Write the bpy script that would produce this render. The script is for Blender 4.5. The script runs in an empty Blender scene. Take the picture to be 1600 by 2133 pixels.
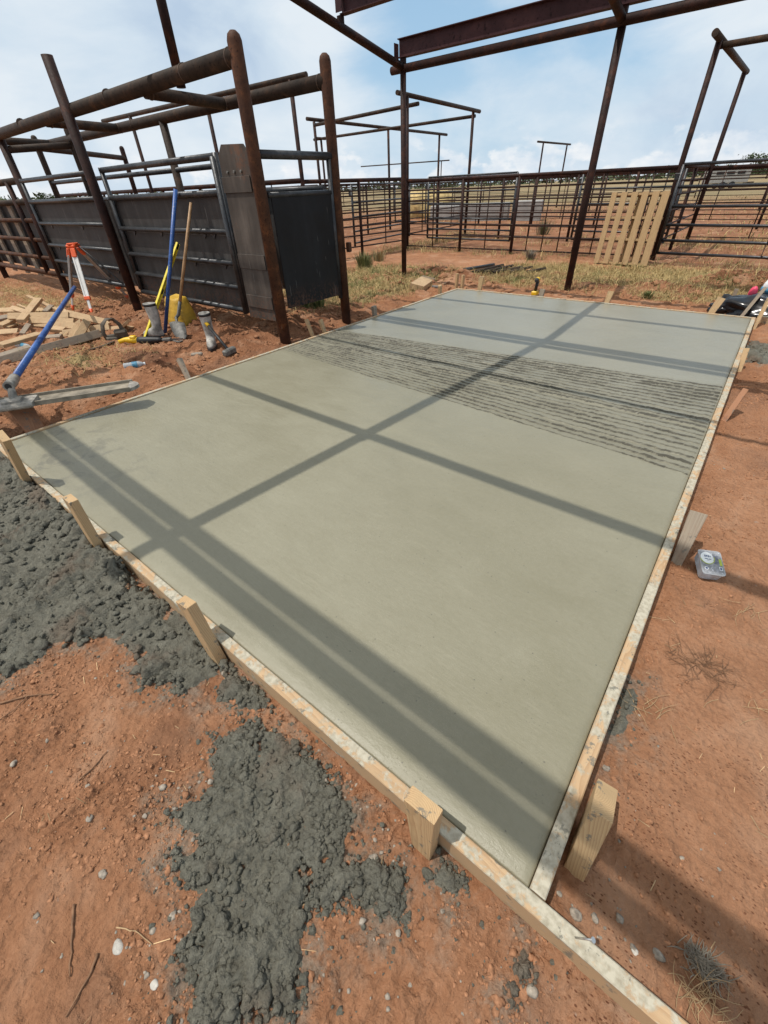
import bpy, math, random
import numpy as np
from mathutils import Vector, Matrix, Euler
random.seed(7); RNG = np.random.default_rng(11)
S = bpy.context.scene
COL = S.collection

# ------------------------------------------------------------------ camera
CAM = Vector((-0.08472214, -0.3753767, 1.405))
CR = Vector((0.78582426, 0.61750224, -0.03422303))
CU = Vector((-0.3559838, 0.4968829, 0.79144356))
CF = Vector((-0.50572301, 0.60975271, -0.61028344))
FPX = 874.58
cd = bpy.data.cameras.new('camera'); cam = bpy.data.objects.new('camera', cd); COL.objects.link(cam)
m = Matrix((CR, CU, -CF)).transposed().to_4x4(); m.translation = CAM
cam.matrix_world = m
cd.sensor_fit = 'HORIZONTAL'; cd.sensor_width = 36; cd.lens = 36 * FPX / 1600
cd.clip_start = 0.02; cd.clip_end = 6000
S.camera = cam
def ray(px, py):
    return CR * ((px - 800) / FPX) - CU * ((py - 1066.5) / FPX) + CF
def at(px, py, z=0.0):                      # measured photo point -> point on the level z
    d = ray(px, py); return CAM + d * ((z - CAM.z) / d.z)
def aty(px, py, y):
    d = ray(px, py); return CAM + d * ((y - CAM.y) / d.y)
def atx(px, py, x):
    d = ray(px, py); return CAM + d * ((x - CAM.x) / d.x)

# ------------------------------------------------------------------ light
SUNV = Vector((0.237, 0.314, -1)).normalized()          # direction the light travels
elev = math.asin(-SUNV.z)
ld = bpy.data.lights.new('sun', 'SUN'); ld.energy = 3.5; ld.angle = math.radians(0.55); ld.color = (1, 0.955, 0.88)
lo = bpy.data.objects.new('sun', ld); COL.objects.link(lo)
lo.rotation_euler = SUNV.to_track_quat('-Z', 'Y').to_euler(); lo.location = (-3, -4, 12)

class NT:
    """small helper for node trees"""
    def __init__(s, tree): s.t = tree; s.n = tree.nodes; s.l = tree.links
    def add(s, typ, **kw):
        nd = s.n.new(typ)
        for k, v in kw.items():
            if hasattr(nd, k) and k not in ('inputs',): setattr(nd, k, v)
        return nd
    def link(s, a, b): s.l.new(a, b)
    def set(s, sock, v):
        if isinstance(v, bpy.types.NodeSocket): s.l.new(v, sock)
        else: sock.default_value = v
    def math(s, op, a, b=0.0, c=0.0, clamp=False):
        nd = s.n.new('ShaderNodeMath'); nd.operation = op; nd.use_clamp = clamp
        for i, v in enumerate((a, b, c)): s.set(nd.inputs[i], v)
        return nd.outputs[0]
    def vmath(s, op, a, b=(0, 0, 0)):
        nd = s.n.new('ShaderNodeVectorMath'); nd.operation = op
        s.set(nd.inputs[0], a); s.set(nd.inputs[1], b); return nd.outputs[0]
    def noise(s, vec, scale, detail=4, rough=0.55, dist=0.0, fac=True):
        nd = s.n.new('ShaderNodeTexNoise'); nd.inputs['Scale'].default_value = scale
        nd.inputs['Detail'].default_value = detail; nd.inputs['Roughness'].default_value = rough
        nd.inputs['Distortion'].default_value = dist; s.set(nd.inputs['Vector'], vec)
        return nd.outputs[0] if fac else nd.outputs[1]
    def voro(s, vec, scale, feature='F1', out='Distance', rand=1.0):
        nd = s.n.new('ShaderNodeTexVoronoi'); nd.feature = feature; nd.inputs['Scale'].default_value = scale
        nd.inputs['Randomness'].default_value = rand; s.set(nd.inputs['Vector'], vec); return nd.outputs[out]
    def ramp(s, fac, stops, interp='LINEAR'):
        nd = s.n.new('ShaderNodeValToRGB'); cr = nd.color_ramp; cr.interpolation = interp
        while len(cr.elements) < len(stops): cr.elements.new(0.5)
        for e, (p, c) in zip(cr.elements, stops):
            e.position = p; e.color = (*c, 1) if isinstance(c, tuple) else (c, c, c, 1)
        s.set(nd.inputs[0], fac); return nd.outputs[0]
    def mix(s, fac, a, b, blend='MIX'):
        nd = s.n.new('ShaderNodeMix'); nd.data_type = 'RGBA'; nd.blend_type = blend
        s.set(nd.inputs[0], fac)
        for sock, v in ((nd.inputs[6], a), (nd.inputs[7], b)):
            if isinstance(v, tuple): v = (*v, 1) if len(v) == 3 else v
            s.set(sock, v)
        return nd.outputs[2]
    def mapping(s, vec, scale=(1, 1, 1), rot=(0, 0, 0), loc=(0, 0, 0)):
        nd = s.n.new('ShaderNodeMapping'); nd.inputs['Scale'].default_value = scale
        nd.inputs['Rotation'].default_value = rot; nd.inputs['Location'].default_value = loc
        s.set(nd.inputs['Vector'], vec); return nd.outputs[0]
    def step(s, v, lo_, hi_):
        nd = s.n.new('ShaderNodeMapRange'); nd.interpolation_type = 'SMOOTHSTEP'
        s.set(nd.inputs[0], v); s.set(nd.inputs[1], lo_); s.set(nd.inputs[2], hi_); return nd.outputs[0]

# ------------------------------------------------------------------ sky
W = bpy.data.worlds.new('World'); S.world = W; W.use_nodes = True
w = NT(W.node_tree); w.n.clear()
tc = w.add('ShaderNodeTexCoord').outputs['Generated']
sky = w.add('ShaderNodeTexSky'); sky.sky_type = 'NISHITA'; sky.sun_disc = False
sky.sun_elevation = elev; sky.sun_rotation = math.atan2(-SUNV.x, -SUNV.y)
sky.air_density = 1.0; sky.dust_density = 1.2; sky.ozone_density = 1.5
sep = w.add('ShaderNodeSeparateXYZ'); w.link(tc, sep.inputs[0])
zc = w.math('MAXIMUM', sep.outputs[2], 0.0)
dome = w.mapping(tc, (1.0, 1.0, 2.3))
big = w.noise(w.mapping(dome, loc=(3.1, 1.2, 0.4)), 1.5, 3, 0.5, 0.3)
det = w.noise(w.mapping(dome, loc=(0.4, 5.1, 1.0)), 4.6, 8, 0.58, 0.25)
cov = w.math('ADD', w.math('MULTIPLY', big, 0.75), w.math('MULTIPLY', det, 0.45))
def toward(px, py, a, b_):
    nd = w.add('ShaderNodeVectorMath', operation='DOT_PRODUCT'); w.link(tc, nd.inputs[0]); nd.inputs[1].default_value = ray(px, py).normalized()
    return w.step(nd.outputs['Value'], a, b_)
hole = toward(1010, 95, 0.955, 0.998); hole2 = toward(690, 110, 0.965, 0.999); bank = w.math('ADD', toward(150, 150, 0.86, 0.985), w.math('MULTIPLY', toward(1420, 200, 0.93, 0.995), 0.75))
cov = w.math('SUBTRACT', cov, w.math('ADD', w.math('MULTIPLY', hole, 0.125), w.math('MULTIPLY', hole2, 0.05)))
cov = w.math('ADD', cov, w.math('MULTIPLY', bank, 0.12))
cm = w.step(cov, 0.44, 0.70)
shade = w.noise(w.mapping(dome, loc=(7, 2, 3)), 3.4, 7, 0.55, 0.35)
ccol = w.ramp(shade, [(0.30, (0.50, 0.62, 0.77)), (0.46, (0.66, 0.765, 0.865)), (0.62, (0.80, 0.865, 0.92))])
# low cumulus heads above the horizon
az = w.add('ShaderNodeMath', operation='ARCTAN2'); w.link(sep.outputs[0], az.inputs[0]); w.link(sep.outputs[1], az.inputs[1])
cx = w.add('ShaderNodeCombineXYZ'); w.link(w.math('MULTIPLY', az.outputs[0], 9.0), cx.inputs[0]); w.link(w.math('MULTIPLY', sep.outputs[2], 16.0), cx.inputs[1])
cum = w.noise(cx.outputs[0], 1.25, 7, 0.55, 0.15)
hgt = w.math('SUBTRACT', 0.125, w.math('MULTIPLY', w.noise(cx.outputs[0], 0.35, 2, 0.5), 0.05))
low = w.math('SUBTRACT', 1.0, w.step(sep.outputs[2], 0.03, hgt))
cumm = w.step(w.math('ADD', cum, w.math('MULTIPLY', low, 0.13)), 0.60, 0.69)
cumm = w.math('MULTIPLY', cumm, low)
cumc = w.ramp(w.noise(w.mapping(cx.outputs[0], loc=(0.0, 0.25, 0)), 1.6, 6, 0.6), [(0.36, (0.66, 0.755, 0.86)), (0.60, (0.97, 0.97, 0.97))])
hz = w.math('POWER', w.math('SUBTRACT', 1.0, zc), 9.0)
skyc = w.mix(1.0, sky.outputs[0], (0.10, 0.11, 0.11), 'MULTIPLY')
skyc = w.mix(0.65, skyc, (0.39, 0.635, 0.88))
skyc = w.mix(w.math('MULTIPLY', hz, 0.75), skyc, (0.62, 0.76, 0.90))
skyc = w.mix(w.math('MULTIPLY', cm, 0.93), skyc, ccol)
skyc = w.mix(w.math('MULTIPLY', cumm, 0.75), skyc, cumc)
fill_glow = w.add('ShaderNodeVectorMath', operation='DOT_PRODUCT'); w.link(tc, fill_glow.inputs[0]); fill_glow.inputs[1].default_value = -SUNV
skyc = w.mix(w.math('MULTIPLY', w.step(fill_glow.outputs['Value'], 0.5, 0.99), 0.75), skyc, (1.15, 1.06, 0.92))  # unseen warm glow round the sun, added to lift the fill light
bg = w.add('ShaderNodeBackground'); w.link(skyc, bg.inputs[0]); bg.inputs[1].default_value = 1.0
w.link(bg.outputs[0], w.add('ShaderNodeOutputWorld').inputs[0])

# ------------------------------------------------------------------ materials
def mat(name):
    mt = bpy.data.materials.new(name); mt.use_nodes = True; t = NT(mt.node_tree)
    bs = t.n['Principled BSDF']; return mt, t, bs
def bump(t, bs, h, strength=0.4, dist=0.01, prev=None):
    b = t.add('ShaderNodeBump'); b.inputs['Strength'].default_value = strength; b.inputs['Distance'].default_value = dist
    t.set(b.inputs['Height'], h)
    if prev is not None: t.link(prev, b.inputs['Normal'])
    t.link(b.outputs[0], bs.inputs['Normal']); return b.outputs[0]
def objco(t): return t.add('ShaderNodeTexCoord').outputs['Object']
def rusty(name, dark, mid, bright, sc=6.0, rough=0.62, metal=0.0, spec=0.22, thr=0.55):
    mt, t, bs = mat(name); co = objco(t)
    a = t.noise(co, sc, 6, 0.65, 0.3); b = t.noise(co, sc * 7, 5, 0.6)
    c = t.ramp(a, [(0.30, dark), (0.55, mid), (0.78, bright)])
    c = t.mix(t.step(b, thr, thr + 0.16), c, tuple(x * 0.55 for x in dark))
    t.set(bs.inputs['Base Color'], c)
    t.set(bs.inputs['Roughness'], t.math('ADD', rough - 0.12, t.math('MULTIPLY', b, 0.3)))
    bs.inputs['Metallic'].default_value = metal; bs.inputs['Specular IOR Level'].default_value = spec
    bump(t, bs, t.math('ADD', b, t.noise(co, 160, 2)), 0.35, 0.002)
    return mt
def plain(name, colr, rough=0.6, metal=0.0, var=0.25, sc=20, spec=0.5, trans=0.0, alpha=1.0):
    mt, t, bs = mat(name); co = objco(t); n = t.noise(co, sc, 5, 0.6)
    d = tuple(x * (1 - var) for x in colr); l = tuple(min(1, x * (1 + var)) for x in colr)
    t.set(bs.inputs['Base Color'], t.ramp(n, [(0.3, d), (0.7, l)]))
    t.set(bs.inputs['Roughness'], t.math('ADD', rough - 0.08, t.math('MULTIPLY', n, 0.16)))
    bs.inputs['Metallic'].default_value = metal; bs.inputs['Specular IOR Level'].default_value = spec
    bs.inputs['Transmission Weight'].default_value = trans
    if alpha < 1: bs.inputs['Alpha'].default_value = alpha
    bump(t, bs, t.noise(co, sc * 8, 3), 0.12, 0.002)
    return mt
def wood(name, light, darkc, splat=0.0, grey=0.0, ringf=230.0, dirt=0.0):
    mt, t, bs = mat(name); co = objco(t)
    wob = t.noise(t.mapping(co, (3, 18, 18)), 1.0, 3, 0.5, fac=False)
    p = t.vmath('ADD', t.mapping(co, (0.15, 1, 1), loc=(0, 0.012, 0.05)), t.vmath('SCALE', t.vmath('SUBTRACT', wob, (0.5, 0.5, 0.5))))
    sc_ = p.node; 
    s2 = t.add('ShaderNodeVectorMath', operation='SCALE'); t.link(t.vmath('SUBTRACT', wob, (0.5, 0.5, 0.5)), s2.inputs[0]); s2.inputs['Scale'].default_value = 0.018
    p = t.vmath('ADD', t.mapping(co, (0.03, 1, 1), loc=(0, 0.015, 0.055)), s2.outputs[0])
    sp = t.add('ShaderNodeSeparateXYZ'); t.link(p, sp.inputs[0])
    r = t.math('SQRT', t.math('ADD', t.math('MULTIPLY', sp.outputs[1], sp.outputs[1]), t.math('MULTIPLY', sp.outputs[2], sp.outputs[2])))
    rings = t.math('FRACT', t.math('MULTIPLY', r, ringf))
    ring = t.math('POWER', rings, 2.2)
    fine = t.noise(t.mapping(co, (4, 220, 220)), 1.0, 3, 0.6)
    blot = t.noise(co, 9.0, 4, 0.6)
    c = t.mix(t.math('MULTIPLY', ring, 0.75), light, darkc)
    c = t.mix(t.math('MULTIPLY', fine, 0.45), c, tuple(x * 0.62 for x in light))
    c = t.mix(t.step(blot, 0.52, 0.75), c, tuple(x * 0.72 for x in light))
    if grey: c = t.mix(grey, c, t.ramp(fine, [(0.3, (0.16, 0.145, 0.125)), (0.7, (0.34, 0.315, 0.275))]))
    if dirt: c = t.mix(t.math('MULTIPLY', t.step(t.noise(co, 14, 4, 0.65), 0.5, 0.72), dirt), c, (0.25, 0.105, 0.055))
    rough = 0.7
    if splat:
        s = t.noise(co, 24.0, 6, 0.68, 0.4); s_ = t.noise(co, 4.5, 3, 0.5)
        sz = t.add('ShaderNodeSeparateXYZ'); t.link(co, sz.inputs[0]); top = t.math('MULTIPLY', t.step(sz.outputs[2], 0.034, 0.046), 0.12 if splat > .5 else 0.0)
        k = t.step(t.math('ADD', top, t.math('ADD', t.math('MULTIPLY', s, 0.6), t.math('MULTIPLY', s_, 0.5))), 0.84 - splat * 0.36, 0.92 - splat * 0.36)
        c = t.mix(k, c, t.ramp(t.noise(co, 70, 4), [(0.3, (0.31, 0.275, 0.205)), (0.6, (0.46, 0.42, 0.33))]))
        wet = t.math('MULTIPLY', t.step(t.noise(co, 27.0, 6, 0.7), 0.58, 0.64), 0.8)
        c = t.mix(wet, c, (0.15, 0.145, 0.12))
        bump(t, bs, t.math('ADD', t.math('MULTIPLY', k, 0.6), t.math('ADD', fine, t.math('MULTIPLY', s, 0.6))), 0.5, 0.003)
    else:
        bump(t, bs, t.math('ADD', fine, t.math('MULTIPLY', ring, 0.5)), 0.35, 0.002)
    t.set(bs.inputs['Base Color'], c); bs.inputs['Roughness'].default_value = rough
    bs.inputs['Specular IOR Level'].default_value = 0.25
    return mt
M = {}
M['rust'] = rusty('rusted_pipe', (0.013, 0.006, 0.005), (0.030, 0.012, 0.009), (0.105, 0.036, 0.016), 6)
M['rust_warm'] = rusty('rusted_pipe_warm', (0.036, 0.017, 0.011), (0.078, 0.033, 0.017), (0.20, 0.075, 0.028), 8)
M['mill'] = rusty('weathered_pipe', (0.022, 0.016, 0.012), (0.046, 0.030, 0.021), (0.12, 0.062, 0.034), 6)
M['primer'] = rusty('red_oxide_beam', (0.036, 0.014, 0.016), (0.060, 0.025, 0.027), (0.10, 0.042, 0.040), 3, 0.55)
M['darksteel'] = rusty('dark_steel_tube', (0.030, 0.031, 0.033), (0.060, 0.062, 0.066), (0.11, 0.105, 0.10), 6, 0.40, 0.6, 0.6)
M['gatesteel'] = rusty('bare_gate_tube', (0.035, 0.035, 0.038), (0.06, 0.06, 0.064), (0.10, 0.095, 0.09), 4, 0.33, 0.75, 0.6, 0.62)
M['fencebar'] = rusty('fence_bar', (0.018, 0.011, 0.009), (0.042, 0.022, 0.016), (0.10, 0.042, 0.022), 7, 0.55)
def sheetmat(name, base, rustc, gloss, streak):
    mt, t, bs = mat(name); co = objco(t)
    v = t.noise(t.mapping(co, (7, 7, 0.7)), 1.0, 5, 0.62, 0.3); n = t.noise(co, 3, 5, 0.6); f = t.noise(co, 40, 4)
    c = t.ramp(t.math('ADD', t.math('MULTIPLY', v, 0.6), t.math('MULTIPLY', n, 0.4)), [(0.33, tuple(x * 0.5 for x in base)), (0.52, base), (0.70, tuple(x * 1.9 for x in base))])
    sp = t.add('ShaderNodeSeparateXYZ'); t.link(co, sp.inputs[0])
    hem = t.step(sp.outputs[2], 1.24, 1.40)
    rk = t.math('MULTIPLY', t.step(t.math('ADD', t.math('MULTIPLY', n, 0.55), t.math('ADD', t.math('MULTIPLY', f, 0.25), t.math('MULTIPLY', hem, 0.12 * streak))), 0.50, 0.62), streak)
    c = t.mix(rk, c, rustc)
    sc = t.noise(t.mapping(co, (26, 26, 2.2), (0.25, 0.3, 0)), 1.0, 3, 0.55)
    c = t.mix(t.math('MULTIPLY', t.step(sc, 0.69, 0.72), 0.45), c, (0.20, 0.19, 0.175))
    mud = t.math('MULTIPLY', t.math('SUBTRACT', 1.0, t.step(sp.outputs[2], 0.22, 0.62)), t.step(t.math('ADD', f, t.math('MULTIPLY', n, 0.5)), 0.66, 0.86))
    c = t.mix(t.math('MULTIPLY', mud, 0.6), c, (0.15, 0.065, 0.035))
    t.set(bs.inputs['Base Color'], c); t.set(bs.inputs['Roughness'], t.math('ADD', gloss, t.math('MULTIPLY', v, 0.3)))
    bs.inputs['Specular IOR Level'].default_value = 0.25
    bump(t, bs, t.noise(t.mapping(co, (1.6, 1.6, 1.1)), 1.0, 3), 0.6, 0.05)
    return mt
M['sheet'] = sheetmat('grey_sheet_steel', (0.047, 0.044, 0.042), (0.066, 0.040, 0.030), 0.45, 0.45)
M['blacksheet'] = sheetmat('black_sheet_steel', (0.0075, 0.008, 0.0095), (0.12, 0.055, 0.028), 0.34, 0.30)
M['rustplate'] = sheetmat('rust_streaked_plate', (0.073, 0.061, 0.052), (0.15, 0.066, 0.034), 0.5, 0.65)
M['wood'] = wood('new_pine', (0.56, 0.385, 0.205), (0.33, 0.175, 0.075), 0.0)
M['woodpale'] = wood('pale_pine', (0.56, 0.385, 0.215), (0.37, 0.215, 0.105), 0.0, 0.10, 230, 0.35)
M['woodstake'] = wood('stake_pine', (0.58, 0.40, 0.215), (0.35, 0.185, 0.08), 0.10, 0.05, 210, 0.15)
M['woodform'] = wood('form_pine', (0.55, 0.375, 0.215), (0.36, 0.205, 0.10), 0.62, 0.08, 240)
M['woodgrey'] = wood('weathered_pine', (0.42, 0.31, 0.20), (0.26, 0.16, 0.09), 0.12, 0.55, 240, 0.3)
M['woodred'] = wood('mud_red_pine', (0.40, 0.20, 0.11), (0.25, 0.11, 0.06), 0.05, 0.0, 240, 0.8)
M['woodpallet'] = wood('pallet_pine', (0.52, 0.345, 0.17), (0.32, 0.19, 0.09), 0.0, 0.1, 200, 0.2)
M['float'] = plain('float_magnesium', (0.235, 0.205, 0.16), 0.75, 0.0, 0.45, 9, 0.2)
M['cast'] = plain('cast_bracket', (0.25, 0.23, 0.20), 0.6, 0.15, 0.5, 30)
M['orange'] = plain('orange_plastic', (0.72, 0.105, 0.025), 0.5, 0, 0.22, 25)
M['alu'] = plain('white_aluminium', (0.74, 0.73, 0.70), 0.4, 0.0, 0.08, 12)
M['alugrey'] = plain('grey_aluminium', (0.36, 0.345, 0.32), 0.45, 0.2, 0.25, 12)
M['yellow'] = plain('yellow_paint', (0.78, 0.62, 0.04), 0.5, 0, 0.2, 18)
M['yellowbag'] = plain('yellow_woven_plastic', (0.55, 0.33, 0.035), 0.6, 0, 0.25, 9)
M['toolyellow'] = plain('yellow_tool_plastic', (0.72, 0.44, 0.015), 0.45, 0, 0.2, 30)
M['blackrubber'] = plain('black_rubber', (0.014, 0.014, 0.015), 0.55, 0, 0.5, 20)
M['blackplastic'] = plain('black_bag_plastic', (0.008, 0.008, 0.010), 0.22, 0, 0.5, 10)
M['leather'] = plain('worn_leather', (0.085, 0.068, 0.050), 0.7, 0, 0.4, 30)
M['steeltool'] = plain('tool_steel', (0.13, 0.125, 0.115), 0.6, 0.2, 0.6, 22)
M['handle'] = plain('ash_handle', (0.36, 0.215, 0.105), 0.55, 0, 0.35, 12)
M['boot'] = plain('concrete_crusted_boot', (0.30, 0.285, 0.26), 0.9, 0, 0.75, 13)
M['pink'] = plain('pink_plastic', (0.75, 0.06, 0.13), 0.45, 0, 0.2, 20)
M['white'] = plain('white_plastic', (0.72, 0.74, 0.74), 0.4, 0, 0.12, 20)
M['label'] = plain('white_label', (0.78, 0.80, 0.80), 0.4, 0, 0.05, 20)
M['green'] = plain('lime_print', (0.42, 0.50, 0.06), 0.4, 0, 0.1, 20)
M['navy'] = plain('navy_print', (0.03, 0.055, 0.16), 0.4, 0, 0.2, 20)
M['bluelabel'] = plain('blue_label', (0.06, 0.22, 0.34), 0.4, 0, 0.3, 40)
M['clear'] = plain('clear_bottle_plastic', (0.66, 0.72, 0.76), 0.12, 0, 0.08, 20, 0.5, 0.55)
M['tub'] = plain('translucent_tub_plastic', (0.70, 0.74, 0.78), 0.2, 0, 0.10, 30, 0.5, 0.62)
M['greytub'] = plain('smudged_tub_panel', (0.52, 0.53, 0.56), 0.25, 0, 0.4, 90, 0.5, 0.55)
M['block'] = plain('pale_concrete_block', (0.30, 0.29, 0.275), 0.9, 0, 0.2, 4)
M['hay'] = plain('dry_hay', (0.46, 0.34, 0.15), 0.9, 0, 0.4, 6)
M['stone'] = plain('pale_stone', (0.275, 0.235, 0.19), 0.95, 0, 0.5, 90)
M['whitestone'] = plain('white_stone', (0.46, 0.43, 0.38), 0.9, 0, 0.4, 70)
M['clod'] = plain('red_soil_clod', (0.30, 0.150, 0.083), 0.97, 0, 0.45, 90, 0.1)
M['root'] = plain('dry_root', (0.20, 0.105, 0.055), 0.85, 0, 0.4, 60)
M['straw'] = plain('straw_stem', (0.42, 0.28, 0.15), 0.8, 0, 0.3, 40)
M['weld'] = rusty('weld_bead', (0.05, 0.035, 0.028), (0.11, 0.075, 0.055), (0.20, 0.15, 0.11), 30)
M['nail'] = plain('bright_nail', (0.55, 0.54, 0.52), 0.3, 0.9, 0.1, 60)
M['deadweed'] = plain('grey_dead_weed', (0.27, 0.235, 0.185), 0.9, 0, 0.4, 40)
def bluepole():
    mt, t, bs = mat('scuffed_blue_pole'); co = objco(t)
    n = t.noise(t.mapping(co, (1, 1, 1)), 60, 5, 0.7); g = t.noise(co, 5, 3)
    c = t.ramp(g, [(0.35, (0.018, 0.062, 0.23)), (0.65, (0.035, 0.115, 0.36))])
    c = t.mix(t.step(n, 0.60, 0.66), c, (0.33, 0.36, 0.40))
    t.set(bs.inputs['Base Color'], c); bs.inputs['Roughness'].default_value = 0.42; return mt
M['bluepole'] = bluepole()
def concrete():
    mt, t, bs = mat('wet_concrete'); co = objco(t)
    a = t.noise(co, 0.55, 4, 0.55, 0.4); b = t.noise(t.mapping(co, (1.0, 1.9, 1)), 2.6, 7, 0.66, 0.5); f = t.noise(co, 55, 5, 0.65)
    k = t.math('ADD', t.math('MULTIPLY', a, 0.55), t.math('ADD', t.math('MULTIPLY', b, 0.27), t.math('MULTIPLY', f, 0.18)))
    c = t.ramp(k, [(0.36, (0.198, 0.182, 0.120)), (0.5, (0.226, 0.209, 0.146)), (0.66, (0.260, 0.244, 0.177))])
    sp = t.add('ShaderNodeSeparateXYZ'); t.link(co, sp.inputs[0])
    far = t.step(sp.outputs[1], 1.6, 4.2)                       # greyer far end: sky sheen painted into the base colour
    c = t.mix(t.math('MULTIPLY', far, 0.55), c, t.ramp(k, [(0.36, (0.204, 0.198, 0.159)), (0.66, (0.265, 0.259, 0.217))]))
    sand = t.voro(co, 330, 'F1', 'Distance'); sm = t.noise(co, 2.2, 4, 0.6)
    c = t.mix(t.math('MULTIPLY', t.math('SUBTRACT', 1.0, t.step(sand, 0.10, 0.22)), t.math('MULTIPLY', t.step(sm, 0.45, 0.65), 0.55)), c, (0.56, 0.52, 0.42))
    spk = t.voro(co, 21, 'F1', 'Distance')
    c = t.mix(t.math('MULTIPLY', t.math('SUBTRACT', 1.0, t.step(spk, 0.035, 0.075)), 0.55), c, (0.06, 0.058, 0.05))
    wp = t.math('MULTIPLY', t.math('SUBTRACT', 1.0, t.step(sp.outputs[1], 0.30, 0.75)), t.math('SUBTRACT', 1.0, t.step(sp.outputs[0], -3.3, -2.2)))
    c = t.mix(t.math('MULTIPLY', wp, t.math('MULTIPLY', t.step(t.noise(co, 5.5, 6, 0.68, 0.4), 0.50, 0.62), 0.55)), c, (0.105, 0.10, 0.08))
    ta = t.add('ShaderNodeAttribute'); ta.attribute_name = 'torn'
    c = t.mix(t.math('MULTIPLY', ta.outputs['Fac'], 0.88), c, (0.036, 0.033, 0.025))
    t.set(bs.inputs['Base Color'], c)
    r = t.math('ADD', 0.41, t.math('MULTIPLY', t.math('SUBTRACT', b, 0.5), 0.55)); r = t.math('SUBTRACT', r, t.math('MULTIPLY', far, 0.10))
    t.set(bs.inputs['Roughness'], t.math('ADD', t.math('MAXIMUM', r, 0.3), t.math('MULTIPLY', ta.outputs['Fac'], 0.4))); bs.inputs['Specular IOR Level'].default_value = 0.48
    h = t.math('ADD', t.math('MULTIPLY', t.noise(co, 260, 3, 0.7), 0.35), t.math('ADD', t.math('MULTIPLY', t.noise(t.mapping(co, (1, 2.2, 1), (0, 0, 0.3)), 14, 6, 0.62), 1.3), t.math('MULTIPLY', f, 0.35)))
    tr1 = t.noise(t.mapping(co, (2.2, 46, 1), (0, 0, 0.10)), 1.0, 4, 0.6); tr2 = t.noise(t.mapping(co, (1.6, 34, 1), (0, 0, -0.55)), 1.0, 4, 0.6)
    pit = t.math('MULTIPLY', t.math('SUBTRACT', 1.0, t.step(t.voro(co, 95, 'F1', 'Distance'), 0.05, 0.16)), t.step(t.noise(co, 6, 4, 0.6), 0.5, 0.62))
    h = t.math('SUBTRACT', t.math('ADD', h, t.math('MULTIPLY', t.math('MAXIMUM', tr1, t.math('MULTIPLY', tr2, 0.95)), 0.6)), t.math('MULTIPLY', pit, 1.2))
    bump(t, bs, h, 0.55, 0.004); return mt
M['concrete'] = concrete()
def spillmat():
    mt, t, bs = mat('spilled_concrete'); co = objco(t)
    a = t.noise(co, 22, 6, 0.65); b = t.noise(co, 3.2, 4, 0.6); f = t.noise(co, 140, 4, 0.7)
    c = t.ramp(t.math('ADD', t.math('MULTIPLY', a, 0.5), t.math('MULTIPLY', f, 0.5)), [(0.33, (0.099, 0.093, 0.072)), (0.52, (0.159, 0.152, 0.119)), (0.72, (0.252, 0.241, 0.193))])
    c = t.mix(t.math('MULTIPLY', t.step(b, 0.52, 0.68), 0.6), c, (0.165, 0.112, 0.076))
    t.set(bs.inputs['Base Color'], c); bs.inputs['Roughness'].default_value = 0.72; bs.inputs['Specular IOR Level'].default_value = 0.4
    bump(t, bs, t.math('ADD', f, t.math('MULTIPLY', a, 1.6)), 1.0, 0.012); return mt
M['spill'] = spillmat()
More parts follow.
